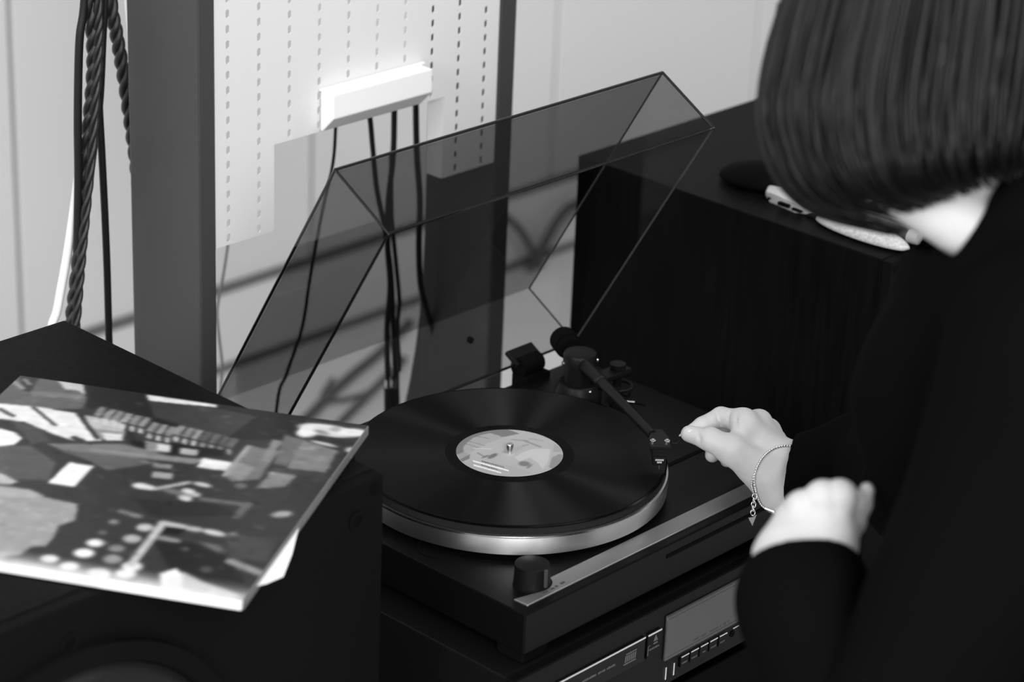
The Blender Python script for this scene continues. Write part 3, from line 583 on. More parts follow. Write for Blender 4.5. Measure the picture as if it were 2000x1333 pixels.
SP(160, (-260, 930), (0, 951), (60, 960), (86, 972), (152, 986), (150, 1003), (147, 1018), (115, 1028), (104, 1052), (88, 1068), (60, 1070), (40, 1085), (0, 1090), (-260, 1070)); SP(178, (-260, 925), (0, 949), (60, 957), (88, 970), (60, 974), (-260, 950), alpha=0.7); SP(190, (-160, 915), (0, 925), (36, 942), (20, 948), (-160, 935))
for (x, y, r, v) in ((97, 1093, .026, 235), (186, 1062, .026, 246), (164, 1082, .030, 246), (136, 1108, .028, 236), (193, 1122, .034, 242), (258, 1108, .030, 238), (246, 1122, .030, 240), (258, 1054, .028, 178), (283, 1032, .026, 190), (220, 1094, .028, 150), (228, 1073, .024, 140), (222, 1021, .016, 140), (200, 1042, .014, 110)): SBl(v, (x, y), r, r*0.9, 0, 0.35)
SL(196, (318, 1024), (256, 1104), 0.013); SL(190, (318, 1023), (386, 1036), 0.015); SP(24, (322, 1030), (362, 1034), (352, 1046), (316, 1044)); SL(150, (315, 1052), (345, 1058), 0.012); SBl(210, (418, 1042), 0.042, 0.016, 8); SBl(130, (455, 1046), 0.016, 0.016); SL(120, (236, 1000), (272, 1010), 0.012)
SBl(110, (410, 1070), 0.05, 0.02, 12); SP(30, (300, 1060), (390, 1062), (460, 1100), (480, 1140), (400, 1130), (330, 1110), alpha=0.75); SL(150, (450, 1098), (505, 1120), 0.016); SP(80, (440, 1045), (540, 1055), (520, 1100), (450, 1090), alpha=0.7); SBl(90, (362, 1074), 0.012, 0.012); SBl(80, (403, 1114), 0.02, 0.02)
SP(244, (312, 1122), (345, 1112), (356, 1124), (358, 1180), (318, 1180)); SP(190, (356, 1118), (400, 1140), (440, 1152), (470, 1165), (440, 1185), (356, 1175))
e = np.clip((cs.Y-0.925)/0.07, 0, 1)**1.2; cs.a = cs.a*(1-e*0.9)+235*e*0.9
SBl(225, (640, 842), 0.095, 0.040, 2, 0.25); SBl(240, (600, 846), 0.035, 0.04, 20, 0.4); SBl(236, (690, 846), 0.05, 0.03, -10, 0.4); SBl(150, (628, 846), 0.03, 0.014, 20); SBl(60, (640, 862), 0.022, 0.012, 5); SBl(200, (632, 868), 0.05, 0.010, 10); SBl(175, (655, 840), 0.02, 0.02); SBl(50, (670, 866), 0.04, 0.010); SBl(190, (684, 880), 0.016, 0.02)
n_ = np.random.rand(45, 45); n2 = np.kron(n_, np.ones((8, 8)))
rr = random.Random(21)
for _ in range(420):       # small people, cars and stones too blurred to name
    x, y = rr.random(), rr.random()*0.9; v0 = float(cs.a[int(y*359), int(x*359)])
    if v0 > 170: continue
    cs.blob((x, y), 0.006+0.016*rr.random(), 0.004+0.008*rr.random(), v0+rr.uniform(-26, 40), rr.uniform(-0.3, 0.5), 0.8, 0.7)
n3 = np.kron(np.random.rand(90, 12), np.ones((4, 30)))
cs.a = cs.a*(0.94+0.07*n2+0.06*n3); cs.blur(6)
sv = thing('record_sleeve', SA, 'printed record sleeve with a street photograph lying on the left speaker', 'sleeve')
SLB = 0.1108
def splace(u, v): return SA+SD*(u*SS)+SE*(v*SS)
grid_print('cover_print', 230, 230, lambda u, v: splace(u, v)+Vector((0, 0, 0.0004)), lambda u, v: cs.get(u, v)*0.78, M['sleeve'], sv)
def slab(z0, z1, u0, u1, v0, v1, name, m, parent, bev):
    bm = B(); prism(bm, [splace(u, v)*1.0+Vector((0, 0, z0-SLZ)) for u, v in ((u0, v0), (u1, v0), (u1, v1), (u0, v1))], (0, 0, z1-z0)); return obj(name, bm, m, parent, bevel=bev)
slab(0.1160, SLZ+0.0002, 0, 1, 0, 1, 'front_board', M['card'], sv, 0.0006)
slab(SLB, 0.1150, 0.004, 0.998, 0.004, 0.999, 'back_board', M['card'], sv, 0.0006)
slab(0.1148, 0.1162, 0.0, 0.985, 0.01, 0.97, 'spine', M['card'], sv, 0)
bm = B(); prism(bm, [splace(u, v)+Vector((0, 0, SLB-SLZ)) for u, v in ((0.9985, -0.001), (1.0025, -0.001), (1.0025, 0.994), (0.9985, 0.994))], (0, 0, 0.0086)); tag(obj('printed_edge', bm, M['trim'], sv, bevel=0.0008), 'dark printed right edge')
pp = [on_z(x, y, 0.1125) for x, y in ((592, 1010), (583, 1040), (570, 1090), (553, 1133), (520, 1147), (470, 1160), (440, 1100), (520, 1010))]
bm = B(); prism(bm, [p+Vector((0, 0, 0.0026)) for p in pp], (0, 0, 0.0004)); obj('inner_sleeve', bm, M['paper'], sv)

# ------------------------------------------------------------------ things on the right speaker
TS = SZ
def rounded_slab(poly, z0, h, m, name, label, cat, bev):
    bm = B(); prism(bm, [(p.x, p.y, z0) for p in poly], (0, 0, h)); o = obj(name, bm, m, None, smooth='auto', bevel=bev, seg=3); return tag(o, label, cat)
def oval(c, rx, ry, n=28, p=2.0, rot=0.0):
    out = []
    for k in range(n):
        a = 2*math.pi*k/n; x = rx*math.copysign(abs(math.cos(a))**(2/p), math.cos(a)); y = ry*math.copysign(abs(math.sin(a))**(2/p), math.sin(a))
        out.append(Vector((c[0]+x*math.cos(rot)-y*math.sin(rot), c[1]+x*math.sin(rot)+y*math.cos(rot), 0)))
    return out
ph = thing('phone', (0.52, 0.055, TS), 'pale phone lying at the left side of the right speaker top, its socket edge showing', 'phone')
bm = B(); prism(bm, [(p.x, p.y, TS+0.0005) for p in oval((0.549, 0.052), 0.0375, 0.071, 40, 6, math.radians(82))], (0, 0, 0.0105)); obj('phone_body', bm, M['phone'], ph, smooth='auto', bevel=0.0032, seg=3)
for k in range(2):
    bm = B(); cyl(bm, (0.4785, 0.085-k*0.006, TS+0.006), (0.4755, 0.0855-k*0.006, TS+0.006), 0.0015, n=10); obj('speaker_hole', bm, M['blackm'], ph)
bm = B(); box(bm, (0.4725, 0.050, TS+0.0042), (0.4765, 0.064, TS+0.0078)); obj('socket', bm, M['blackm'], ph)
bm = B(); box(bm, (0.4705, 0.032, TS+0.0046), (0.4745, 0.044, TS+0.0070)); obj('speaker_slot', bm, M['blackm'], ph)
def egg(name, c, rx, ry, rz, rot, m, label, cat):
    bm = B(); bmesh.ops.create_uvsphere(bm, u_segments=32, v_segments=16, radius=1.0)
    for v in bm.verts:
        z = v.co.z; v.co = Vector((v.co.x*rx, v.co.y*ry, (z if z > 0 else z*0.25)*rz))
    bmesh.ops.rotate(bm, verts=bm.verts, cent=(0, 0, 0), matrix=Matrix.Rotation(rot, 3, 'Z')); bmesh.ops.translate(bm, verts=bm.verts, vec=(c[0], c[1], TS+rz*0.25))
    return tag(obj(name, bm, m, None, smooth=True), label, cat)
egg('glasses_case', (0.523, 0.122), 0.036, 0.050, 0.019, 0.35, M['blackm'], 'black rounded case on the right speaker, beside the phone', 'case')
egg('speckled_case', (0.4735, -0.046), 0.0165, 0.060, 0.014, -0.03, M['speckle'], 'long pale speckled case at the front edge of the right speaker', 'case')
pe1, pe2 = on_z(1796, 468, 0.1215), on_z(1816, 463, 0.1215)
for k, (x, y0, y1, r_, lab) in enumerate(((pe1.x, pe1.y, pe1.y+0.125, 0.0080, 'dark marker pen with a grey end, nearer the pale speckled case'), (pe2.x+0.002, pe2.y, pe2.y+0.122, 0.0070, 'dark marker pen on the far side of the other pen'))):
    t = thing('marker_pen', (x, y0, TS), lab, 'pen')
    bm = B(); cyl(bm, (x, y0+0.012, TS+0.004+r_), (x, y1, TS+0.004+r_), r_, n=20); obj('barrel', bm, M['pen'], t, smooth='auto')
    bm = B(); cyl(bm, (x, y0, TS+0.004+r_), (x, y0+0.0125, TS+0.004+r_), r_*0.86, r_*0.98, n=20); obj('pen_end', bm, M['pencap'], t, smooth='auto')
bm = B(); box(bm, (pe1.x-0.012, pe1.y-0.004, TS), (pe1.x+0.045, pe1.y+0.135, TS+0.0038)); tag(obj('pen_tray', bm, M['blackm'], bevel=0.001), 'flat black tray under the two marker pens', 'tray')

# ------------------------------------------------------------------ smooth solid figures: distance fields turned into one skin
def A3(p): return np.array(p, dtype=np.float64)
def cap(P, a, b, ra, rb):
    a, b = A3(a), A3(b); ba = b-a; t = np.clip(((P-a)@ba)/(ba@ba), 0, 1); d = P-a-t[..., None]*ba
    return np.sqrt((d*d).sum(-1))-(ra+t*(rb-ra))
def ell(P, c, axes, radii):
    q = (P-A3(c))@np.array(axes).T/np.array(radii); n = np.sqrt((q*q).sum(-1)); return (n-1)*min(radii)*(0.6+0.4*np.clip(n, 0, 1))
def far(P, c, R):      # True when a whole block of sample points lies well outside a sphere
    if P.ndim < 4: return False
    q = P[P.shape[0]//2, P.shape[1]//2, P.shape[2]//2]-A3(c); return math.sqrt(q@q) > R+0.05
def smin(a, b, k):
    h = np.clip(0.5+0.5*(b-a)/k, 0, 1); return b*(1-h)+a*h-k*h*(1-h)
def sdf_mesh(name, f, lo, hi, h, Bk=24):
    lo, hi = A3(lo), A3(hi); n = np.ceil((hi-lo)/h).astype(int)+2; nb = np.ceil(n/Bk).astype(int)
    gi = np.stack(np.meshgrid(*[np.arange(q) for q in nb], indexing='ij'), -1).reshape(-1, 3)
    fc = f(lo+(gi*Bk+Bk/2)*h); gi = gi[np.abs(fc) < Bk*h*0.87*1.35]
    V = {}; vids = []; vpos = []; quads = []
    N = n+Bk+2; key = lambda i: (i[..., 0]*N[1]+i[..., 1])*N[2]+i[..., 2]
    off = np.array([[0, 0, 0], [1, 0, 0], [0, 1, 0], [1, 1, 0], [0, 0, 1], [1, 0, 1], [0, 1, 1], [1, 1, 1]])
    ed = [(0, 1), (2, 3), (4, 5), (6, 7), (0, 2), (1, 3), (4, 6), (5, 7), (0, 4), (1, 5), (2, 6), (3, 7)]
    s1 = np.arange(Bk+1); loc = np.stack(np.meshgrid(s1, s1, s1, indexing='ij'), -1)
    for g in gi:
        base = g*Bk; F = f(lo+(loc+base)*h); ins = F < 0
        if ins.all() or not ins.any(): continue
        c8 = [F[o[0]:o[0]+Bk, o[1]:o[1]+Bk, o[2]:o[2]+Bk] for o in off]; c8 = np.stack(c8, -1); s8 = c8 < 0
        m = s8.any(-1) & ~s8.all(-1); ix = np.argwhere(m); cv_ = c8[m]; acc = np.zeros((len(ix), 3)); cnt = np.zeros(len(ix))
        for a, b in ed:
            fa, fb = cv_[:, a], cv_[:, b]; x = (fa < 0) != (fb < 0); t = np.where(x, fa/np.where(x, fa-fb, 1), 0)
            acc += np.where(x[:, None], off[a]+t[:, None]*(off[b]-off[a]), 0); cnt += x
        vids.append(key(ix+base)); vpos.append(lo+(ix+base+acc/cnt[:, None])*h)
        for axn in range(3):
            sl0 = [slice(0, Bk)]*3; sl1 = list(sl0); sl1[axn] = slice(1, Bk+1)
            a, b = ins[tuple(sl0)], ins[tuple(sl1)]; e_ = np.argwhere(a != b)
            if not len(e_): continue
            st_ = a[a != b]; e_ = e_+base; u1 = np.zeros(3, int); u1[(axn+1) % 3] = 1; u2 = np.zeros(3, int); u2[(axn+2) % 3] = 1
            q = np.stack([key(e_-u1-u2), key(e_-u2), key(e_), key(e_-u1)], -1); q[~st_] = q[~st_][:, ::-1]; quads.append(q)
    vids = np.concatenate(vids); vpos = np.concatenate(vpos); quads = np.concatenate(quads)
    o = np.argsort(vids); vs = vids[o]; ii = np.searchsorted(vs, quads); ii = np.clip(ii, 0, len(vs)-1); ok = (vs[ii] == quads).all(1); q = o[ii[ok]]
    me = bpy.data.meshes.new(name); me.vertices.add(len(vpos)); me.vertices.foreach_set('co', vpos.astype(np.float32).ravel())
    me.loops.add(q.size); me.loops.foreach_set('vertex_index', q.astype(np.int32).ravel()); me.polygons.add(len(q))
    me.polygons.foreach_set('loop_start', np.arange(0, q.size, 4, dtype=np.int32)); me.update(calc_edges=True); me.validate(); return me

# --- right hand, pinching the finger lift (joints as image point + depth in mm)
def H1(x, y, d): return at(x, y, 2.337+d/1000)
def chain(P, pts, rad, k=0.004):
    d = None
    for i in range(len(pts)-1):
        c = cap(P, pts[i], pts[i+1], rad[i], rad[i+1]); d = c if d is None else smin(d, c, k)
    return d
mm = 0.001
h1 = dict(
    W=H1(1528, 934, 6), F=H1(1640, 905, -10),
    TH=[H1(1496, 926, -4), H1(1428, 879, -15), H1(1386, 858, -11), H1(1346, 848, -2)],
    IX=[H1(1452, 824, 8), H1(1408, 815, 24), H1(1372, 832, 14), H1(1343, 849, 8)],
    MI=[H1(1482, 826, 24), H1(1425, 835, 46), H1(1398, 862, 44), H1(1391, 890, 30)],
    RI=[H1(1500, 842, 42), H1(1448, 852, 64), H1(1425, 880, 60), H1(1420, 900, 44)],
    PK=[H1(1514, 862, 56), H1(1468, 872, 74), H1(1448, 892, 70), H1(1440, 906, 56)])
FOLDS = []
def hand1(P):
    W = h1['W']; pal = cap(P, W+Vector(rt)*0.004, h1['IX'][0], 0.0205, 0.0125)
    for kf, r in (('MI', 0.0122), ('RI', 0.0118), ('PK', 0.0105)): pal = smin(pal, cap(P, W+Vector(fw)*0.010, h1[kf][0], 0.0195, r), 0.012)
    pal = smin(pal, cap(P, H1(1522, 958, 2), H1(1470, 915, -2), 0.0165, 0.0130), 0.010)
    fore = smin(cap(P, H1(1532, 908, 10), H1(1650, 897, 0), 0.0190, 0.021), cap(P, H1(1524, 962, 4), H1(1650, 925, -6), 0.0185, 0.021), 0.02)
    pal = smin(pal, fore, 0.016); th = chain(P, h1['TH'], [0.0180, 0.0134, 0.0102, 0.0078], 0.006); pal = smin(pal, cap(P, H1(1440, 862, -4), H1(1456, 832, 2), 0.0085, 0.0105), 0.008); out = smin(pal, th, 0.009)
    for kf, rad in (('IX', [0.0108, 0.0094, 0.0082, 0.0066]), ('MI', [0.0106, 0.0095, 0.0084, 0.0068]), ('RI', [0.0100, 0.0090, 0.0080, 0.0066]), ('PK', [0.0090, 0.0078, 0.0070, 0.0060])):
        fgr = chain(P, h1[kf], rad, 0.0025); out = np.minimum(out, smin(pal, fgr, 0.006))
    for p, q in FOLDS: out = -smin(-out, cap(P, p, q, 0.0011, 0.0013), 0.0020)
    return out
def skin_at(x, y):      # the point of the bare hand seen at an image point
    ts = np.linspace(2.27, 2.42, 300); F = hand1(np.array([A3(at(x, y, t)) for t in ts])); k = int(np.argmax(F < 0.0)); return at(x, y, float(ts[k])-0.0002)
fl_ = []
for seq in ([(1400, 800), (1402, 816), (1407, 832)], [(1425, 806), (1422, 820), (1423, 834)], [(1369, 822), (1371, 830), (1374, 836)], [(1440, 808), (1437, 820), (1439, 832)], [(1362, 846), (1366, 856), (1366, 866)]):
    p_ = [skin_at(*q) for q in seq]; fl_ += [(p_[0], p_[1]), (p_[1], p_[2])]
FOLDS.extend(fl_)
# --- left hand, nearer the camera, loosely closed with the back of the hand showing
DL = 1.74
def H2(x, y, d): return at(x, y, DL+d/1000)
h2 = dict(
    W=H2(1574, 1078, 0), PK=[H2(1554, 1012, 16), H2(1556, 1010, 44), H2(1570, 1010, 58), H2(1590, 1022, 52)],
    RI=[H2(1568, 990, 8), H2(1580, 998, 42), H2(1590, 1000, 60), H2(1605, 1020, 50)],
    MI=[H2(1606, 972, 4), H2(1618, 982, 40), H2(1622, 990, 62), H2(1630, 1012, 52)],
    IX=[H2(1641, 970, 4), H2(1650, 980, 34), H2(1656, 990, 54), H2(1660, 1010, 52)],
    TH=[H2(1640, 1050, 6), H2(1666, 1020, 14), H2(1685, 986, 18), H2(1693, 958, 14)])
def hand2(P):
    W = h2['W']; pal = None
    for kf, wx, r in (('PK', -34, 0.0080), ('RI', -10, 0.0085), ('MI', 14, 0.0088), ('IX', 38, 0.0090)):
        c = cap(P, H2(1574+wx*1.25, 1085, 2), h2[kf][0], 0.0150, r); pal = c if pal is None else smin(pal, c, 0.007)
    pal = smin(pal, cap(P, H2(1514, 1085, 6), H2(1541, 1010, 16), 0.0115, 0.0095), 0.012)
    fore = smin(cap(P, H2(1530, 1085, 2), H2(1560, 1230, -30), 0.0175, 0.019), cap(P, H2(1622, 1075, 2), H2(1622, 1230, -30), 0.0160, 0.019), 0.02)
    pal = smin(pal, fore, 0.014); out = smin(pal, chain(P, h2['TH'], [0.0130, 0.0085, 0.0064, 0.0054], 0.004), 0.007)
    for kf, rad in (('IX', [0.0120, 0.0100, 0.0088, 0.0076]), ('MI', [0.0122, 0.0102, 0.0090, 0.0078]), ('RI', [0.0115, 0.0098, 0.0086, 0.0075]), ('PK', [0.0104, 0.0085, 0.0076, 0.0066])):
        out = np.minimum(out, smin(pal, chain(P, h2[kf], rad, 0.003), 0.006))
    return out
# --- head, neck, trunk and arms
hc = at(1850, 80, 1.765); f_ = Vector(-np.array(rt)*0.80+np.array(fw)*0.42-np.array(up)*0.22).normalized()
hu = Vector(up); hu = (hu-f_*hu.dot(f_)).normalized(); hs_ = f_.cross(hu)          # hs_: her right
SHL, SHR = at(2085, 720, 1.62), at(1960, 640, 1.98); ELL, ELR = at(1685, 1560, 1.64), at(1810, 960, 2.10)
NB = at(2000, 440, 1.77); CH = at(1985, 780, 1.78); AD = Vector((-0.10, -0.72, 0.06)); PEL = Vector((-0.06, -0.75, -0.06))
facing = Vector((-0.62, 0.79, 0)); side = Vector((0.79, 0.62, 0))
def hp3(f, u, s): return hc+f_*f+hu*u+hs_*s
def head(P):
    ax3 = [tuple(hs_), tuple(f_), tuple(hu)]
    d = ell(P, hp3(0, 0.015, 0), ax3, (0.074, 0.094, 0.098)); d = smin(d, ell(P, hp3(0.030, -0.055, 0), ax3, (0.052, 0.060, 0.055)), 0.03)
    d = smin(d, cap(P, hp3(0.058, -0.088, 0), hp3(0.03, -0.085, 0), 0.016, 0.03), 0.02)                                   # chin
    d = smin(d, cap(P, hp3(0.092, 0.012, 0), hp3(0.108, -0.028, 0), 0.006, 0.011), 0.010)                                 # nose
    for s in (-1, 1):
        d = smin(d, ell(P, hp3(-0.005, -0.008, s*0.076), ax3, (0.008, 0.018, 0.030)), 0.006)                              # ears
        d = -smin(-d, cap(P, hp3(0.100, 0.012, s*0.031), hp3(0.112, 0.012, s*0.031), 0.010, 0.012), 0.008)                # eye sockets
        d = smin(d, ell(P, hp3(0.080, 0.010, s*0.031), ax3, (0.013, 0.013, 0.012)), 0.003)                                # eyes
    return smin(d, cap(P, hp3(0.083, -0.052, -0.018), hp3(0.083, -0.052, 0.018), 0.006, 0.006), 0.008)                    # lips
def core(P):
    d = np.full(P.shape[:-1], 1.0) if far(P, hc, 0.20) else head(P)
    if not far(P, at(1870, 420, 1.72), 0.22):      # throat and neck
        d = smin(d, cap(P, at(1782, 372, 1.70), at(1893, 446, 1.70), 0.022, 0.022), 0.010)
        d = smin(d, cap(P, at(1885, 320, 1.735), NB, 0.044, 0.050), 0.012)
    d = smin(d, cap(P, NB, CH, 0.046, 0.085), 0.02); d = smin(d, cap(P, CH, AD, 0.085, 0.10), 0.03); d = smin(d, cap(P, AD, PEL, 0.10, 0.12), 0.05)
    for sh_, el, wr in ((SHL, ELL, H2(1578, 1200, -25)), (SHR, ELR, H1(1640, 905, -4))):
        d = smin(d, cap(P, NB+(CH-NB)*0.42, sh_, 0.05, 0.046), 0.02); d = smin(d, cap(P, sh_, el, 0.046, 0.036), 0.02); d = smin(d, cap(P, el, wr, 0.032, 0.020), 0.02)
    return d
def body(P):
    d = core(P)
    if not far(P, H1(1500, 890, 20), 0.16): d = smin(d, hand1(P), 0.006)
    if not far(P, H2(1600, 1080, 10), 0.16): d = smin(d, hand2(P), 0.006)
    return d
person = obj('person', sdf_mesh('person', body, (-0.50, -0.95, -0.22), (0.24, 0.02, 0.78), 0.0018), M['skin'], None, smooth=True)
tag(person, 'person with dark bobbed hair in a black jacket, lowering the tonearm', 'person')
def nail(c, axis, wid, l, wd_):
    bm = B(); bmesh.ops.create_uvsphere(bm, u_segments=16, v_segments=8, radius=1.0); x = Vector(axis).normalized(); y = (Vector(wid)-x*Vector(wid).dot(x)).normalized(); z = x.cross(y)
    for v in bm.verts: v.co = Vector(c)+x*v.co.x*l+y*v.co.y*wd_+z*v.co.z*0.0016
    obj('fingernail', bm, M['nail'], person, smooth=True)
tdir = h1['TH'][3]-h1['TH'][2]
nail(at(1345, 846, 2.337-0.0083), tdir, Vector(up), 0.0062, 0.0050)
nail(h1['IX'][3]+(h1['IX'][3]-h1['IX'][2]).normalized()*0.0045+Vector(up)*0.003, h1['IX'][3]-h1['IX'][2], Vector(fw), 0.0055, 0.0045)
# jacket
CU1, CD1 = A3(H1(1544, 930, 4)), A3((H1(1645, 948, -14)-H1(1535, 930, 0)).normalized())
CU2, CD2 = A3(H2(1577, 1116, 0)), A3((H2(1614, 1338, -42)-H2(1577, 1116, 0)).normalized())
NC = A3(at(1905, 425, 1.72))
CE, CF_ = A3(at(1735, 432, 1.70)), A3(at(1860, 510, 1.70)); CM = np.cross(CF_-CE, fw); CM /= np.linalg.norm(CM)
if CM@up > 0: CM = -CM
CA, CB = A3(at(1957, 345, 1.70)), A3(at(1858, 503, 1.70)); CN = np.cross(CB-CA, fw); CN /= np.linalg.norm(CN)
if CN@rt < 0: CN = -CN
def jacket(P):
    d = cap(P, NB+(CH-NB)*0.32, CH, 0.066, 0.104); d = smin(d, cap(P, CH, AD, 0.104, 0.125), 0.05); d = smin(d, cap(P, AD, PEL, 0.125, 0.135), 0.05)
    d = smin(d, cap(P, at(1866, 525, 1.735), at(1960, 640, 1.76), 0.026, 0.05), 0.015); d = smin(d, cap(P, at(1842, 690, 1.74), at(1850, 765, 1.84), 0.046, 0.048), 0.03)
    d = smin(d, cap(P, at(2018, 330, 1.685), at(1925, 520, 1.70), 0.026, 0.030), 0.02); d = smin(d, cap(P, at(1925, 520, 1.70), at(2050, 640, 1.70), 0.030, 0.06), 0.02)
    for sh_, el, r0, r1 in ((SHL, ELL, 0.072, 0.049), (SHR, ELR, 0.060, 0.050)): d = smin(d, cap(P, NB+(CH-NB)*0.42, sh_, 0.072, r0), 0.03); d = smin(d, cap(P, sh_, el, r0, r1), 0.03)
    s1 = smin(cap(P, H1(1530, 927, 6), H1(1700, 895, -30), 0.0325, 0.041), cap(P, H1(1700, 895, -30), ELR, 0.041, 0.050), 0.02)
    s2 = smin(cap(P, H2(1576, 1060, 8), H2(1570, 1172, -32), 0.0315, 0.0418), cap(P, H2(1570, 1172, -32), ELL, 0.0418, 0.046), 0.02)
    n = np.sin(P@np.array([38., 22, 30]))*np.sin(P@np.array([-20., 41, 26]))*0.0022
    s1 = np.maximum(s1+n*0.5, -((P-CU1)@CD1)); s2 = np.maximum(s2+n*0.5, -((P-CU2)@CD2))
    d = smin(d+n, s1, 0.012); d = smin(d, s2, 0.008)
    cut = np.maximum(ell(P, at(1860, 400, 1.70), [tuple(rt), tuple(fw), tuple(up)], (0.07, 0.12, 0.07)), np.maximum((P-CA)@CN, (P-CE)@CM))
    return np.maximum(d, -cut)
obj('jacket', sdf_mesh('jacket', jacket, (-0.60, -1.0, -0.24), (0.26, 0.0, 0.62), 0.0032), M['cloth'], person, smooth=True)
def trousers(P):
    d = cap(P, PEL, PEL+Vector((0, 0, -0.04)), 0.13, 0.13)
    for s in (-1, 1):
        hip = PEL+side*0.085*s+Vector((0, 0, -0.05)); kn = hip+facing*0.06+Vector((0, 0, -0.36)); an = hip+Vector((0, 0, -0.70))
        d = smin(d, cap(P, hip, kn, 0.095, 0.07), 0.03); d = smin(d, cap(P, kn, an, 0.07, 0.06), 0.03)
    return np.maximum(d, -(P[..., 2]-(FLOOR+0.06)))
obj('trousers', sdf_mesh('trousers', trousers, (-0.40, -1.05, FLOOR+0.04), (0.30, -0.45, 0.10), 0.007), M['cloth'], person, smooth=True)
for s in (-1, 1):
    an = PEL+side*0.085*s; an.z = FLOOR
    def shoe(P, an=an): return np.maximum(smin(cap(P, an+Vector((0, 0, 0.05)), an+facing*0.15+Vector((0, 0, 0.03)), 0.05, 0.042), cap(P, an, an+Vector((0, 0, 0.12)), 0.045, 0.04), 0.02), -(P[..., 2]-FLOOR))
    obj('shoe', sdf_mesh('shoe', shoe, tuple(an-Vector((0.25, 0.25, 0.01))), tuple(an+Vector((0.25, 0.25, 0.2))), 0.005), M['blackp'], person, smooth=True)
# hair: a bob of many locks over a cap
def hair_core(P):
    ax3 = [tuple(rt), tuple(fw), tuple(up)]
    d = ell(P, at(1870, -10, 1.80), ax3, (0.098, 0.085, 0.120)); d = smin(d, cap(P, at(1830, 60, 1.77), at(1815, 300, 1.77), 0.050, 0.026), 0.04); d = smin(d, cap(P, at(1965, 40, 1.78), at(1975, 230, 1.78), 0.06, 0.030), 0.04)
    d = smin(d, cap(P, at(1710, 20, 1.77), at(1725, 280, 1.77), 0.036, 0.018), 0.04)
    hx3 = [tuple(hs_), tuple(f_), tuple(hu)]
    d = smin(d, ell(P, hp3(-0.012, 0.026, 0), hx3, (0.090, 0.106, 0.113)), 0.02)
    for q, r_ in ((0.062, 0.024), (0.030, 0.027), (-0.02, 0.027)): d = smin(d, cap(P, hp3(-0.070+abs(q)*0.6, 0.0, q), hp3(-0.066+abs(q)*0.6, -0.085, q*1.05), r_+0.008, r_-0.004), 0.03)
    d = smin(d, cap(P, hp3(0.01, 0.0, 0.078), hp3(0.012, -0.095, 0.076), 0.020, 0.014), 0.03)
    return np.maximum(d, -ell(P, hp3(0.100, -0.040, 0.012), hx3, (0.060, 0.058, 0.082)))
hr = obj('hair', sdf_mesh('hair', hair_core, (-0.60, -0.95, 0.30), (0.25, -0.15, 0.90), 0.005), M['hair'], person, smooth=True)
LC = [(1790, -330), (1640, -220), (1560, -90), (1525, 10), (1494, 125), (1483, 215), (1496, 300), (1532, 368), (1602, 418), (1735, 452)]
RC = [(1960, -330), (2070, -240), (2110, -120), (2115, 0), (2110, 90), (2100, 170), (2090, 230), (2075, 280), (2055, 310), (2030, 326)]
bm = B(); rr = random.Random(11)
for layer in range(4):
    nl = (300, 190, 110, 80)[layer]
    for i in range(nl):
        u_ = (i+rr.random())/nl; u_ = u_**(1.05 if layer < 2 else 1.0); jx = rr.uniform(-9, 9); jy = rr.uniform(-16, 10); dj = rr.uniform(-0.006, 0.006); cut_ = 1.0-0.05*rr.random()-(0.10*rr.random() if u_ < 0.25 else 0)
        bulge = math.sin(math.pi*min(1, max(0, 0.10+0.62*u_)))*0.125
        if layer == 3: bulge = -bulge*0.9
        else: bulge -= layer*0.016
        pts = []
        for k in range(len(LC)):
            q = k/(len(LC)-1); x = LC[k][0]*(1-u_)+RC[k][0]*u_; y = LC[k][1]*(1-u_)+RC[k][1]*u_
            if layer in (1, 2) and u_ < 0.3: x += (0.3-u_)*60*layer
            shoulder = 1.0 if 2 <= k <= 7 else (0.35 if k == 0 else 0.75)
            pts.append(at(x+jx*(0.4+q)+rr.uniform(-3, 3), y+jy*q, 1.735-bulge*shoulder+dj+(0.012*q*(rr.random()-.5))))
        sp = spline(pts, 3); sp = sp[:max(6, int(len(sp)*cut_))]; n = len(sp); r0 = rr.choice((0.0011, 0.0015, 0.0020, 0.0028, 0.0038))
        tube(bm, sp, [r0*(1.0-0.85*(j/(n-1))**2.2)+0.0002 for j in range(n)], 5, flat=0.55)
for i in range(46):        # loose thin strands at the tips of the fringe
    u_ = rr.random()*0.10; pts = [at(LC[k][0]*(1-u_)+RC[k][0]*u_+rr.uniform(-7, 7), LC[k][1]+rr.uniform(-6, 8), 1.735+rr.uniform(-.02, .01)) for k in range(3, 10)]
    tube(bm, spline(pts, 3), 0.0007, 4)
obj('locks', bm, M['hair'], hr, smooth=True)

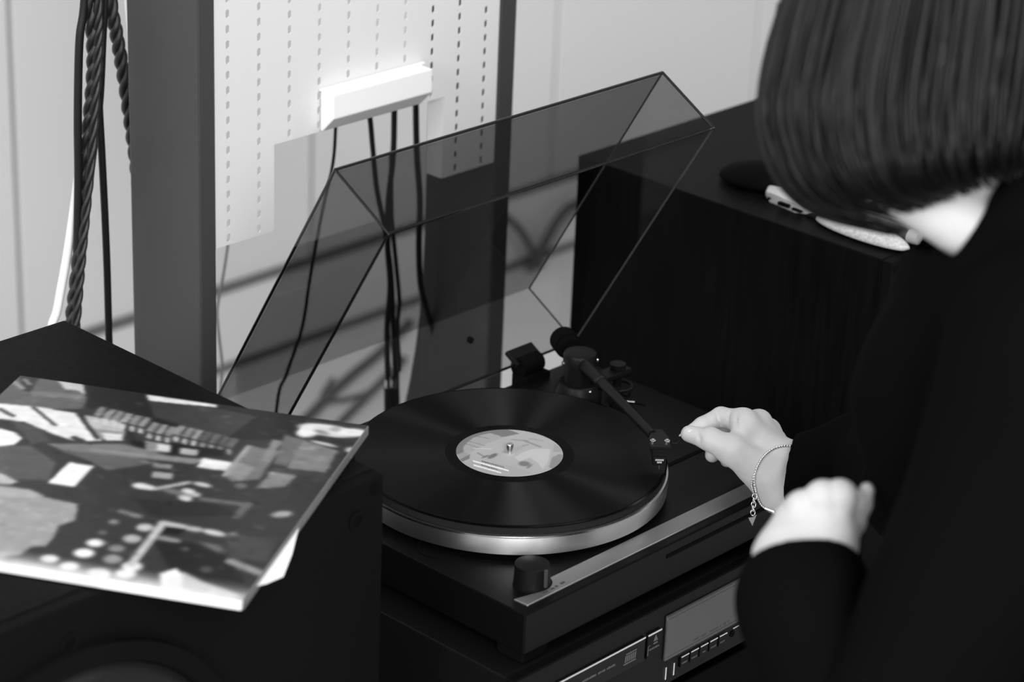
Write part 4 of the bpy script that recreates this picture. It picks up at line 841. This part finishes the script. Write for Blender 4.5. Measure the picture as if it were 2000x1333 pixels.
# ------------------------------------------------------------------ bracelet on the right wrist
def hit(x, y, dflt=2.330):
    ts = np.linspace(2.26, 2.42, 200); F = hand1(np.array([A3(at(x, y, t)) for t in ts])); k = np.argmax(F < 0.0012); return at(x, y, float(ts[k])) if (F < 0.0012).any() else at(x, y, dflt)
br = thing('bracelet', at(1475, 930, 2.32), 'thin silver chain bracelet with a small pointed charm on the wrist', 'bracelet')
pathpx = [(1553, 873), (1541, 871), (1524, 872), (1508, 878), (1493, 890), (1483, 904), (1476, 920), (1473, 937), (1475, 955), (1480, 973), (1487, 987), (1499, 996), (1514, 1002), (1534, 1003)]
pp_ = spline([Vector((x, y, 0)) for x, y in pathpx], 10); bm = B(); last = None; acc = 0
for q in pp_:
    p = hit(q.x, q.y)
    if last is None or (p-last).length > 0.0021:
        bmesh.ops.create_icosphere(bm, subdivisions=1, radius=0.0015, matrix=Matrix.Translation(p)); last = p
back = [H1(1534, 1003, 0), H1(1556, 1000, 26), H1(1570, 955, 40), H1(1570, 905, 40), H1(1553, 873, 24)]
for p in spline(back, 14): bmesh.ops.create_icosphere(bm, subdivisions=1, radius=0.0012, matrix=Matrix.Translation(p))
tag(obj('chain', bm, M['silver'], br, smooth=True), kind='stuff')
bm = B(); last = None
for q in spline([Vector((x, y, 0)) for x, y in ((1472, 928), (1468, 945), (1470, 958), (1476, 972))], 12):
    p = hit(q.x, q.y, 2.328)
    if last is None or (p-last).length > 0.0022: bmesh.ops.create_icosphere(bm, subdivisions=1, radius=0.0011, matrix=Matrix.Translation(p)); last = p
tag(obj('second_strand', bm, M['silver'], br, smooth=True), kind='stuff')
bm = B(); tube(bm, [hit(1494, 993, 2.331)+Vector(fw)*-0.001, hit(1512, 1000, 2.331)+Vector(fw)*-0.001], 0.0015, 8); obj('clasp', bm, M['silver'], br, smooth='auto')
links = [(1474, 970), (1472.5, 978), (1472, 986), (1471, 994), (1470.5, 1002)]
for k, (x, y) in enumerate(links):
    c_ = at(x, y, 2.327); v1, v2 = (Vector(rt), Vector(up)) if k % 2 == 0 else (Vector(rt)*0.35+Vector(fw)*0.9, Vector(up))
    bm = B(); tube(bm, [c_+v1*0.0020*math.cos(a)+v2*0.0027*math.sin(a) for a in np.linspace(0, 2*math.pi, 14)[:-1]], 0.0006, 6, closed=True); obj('link', bm, M['silver'], br, smooth=True)
bm = B(); prism(bm, [at(x, y, 2.3265) for x, y in ((1461.5, 1012), (1469.5, 1011.5), (1478, 1006.5), (1469.5, 1028))], Vector(fw)*0.0012+Vector(up)*0.0003); obj('charm', bm, M['silver'], br)
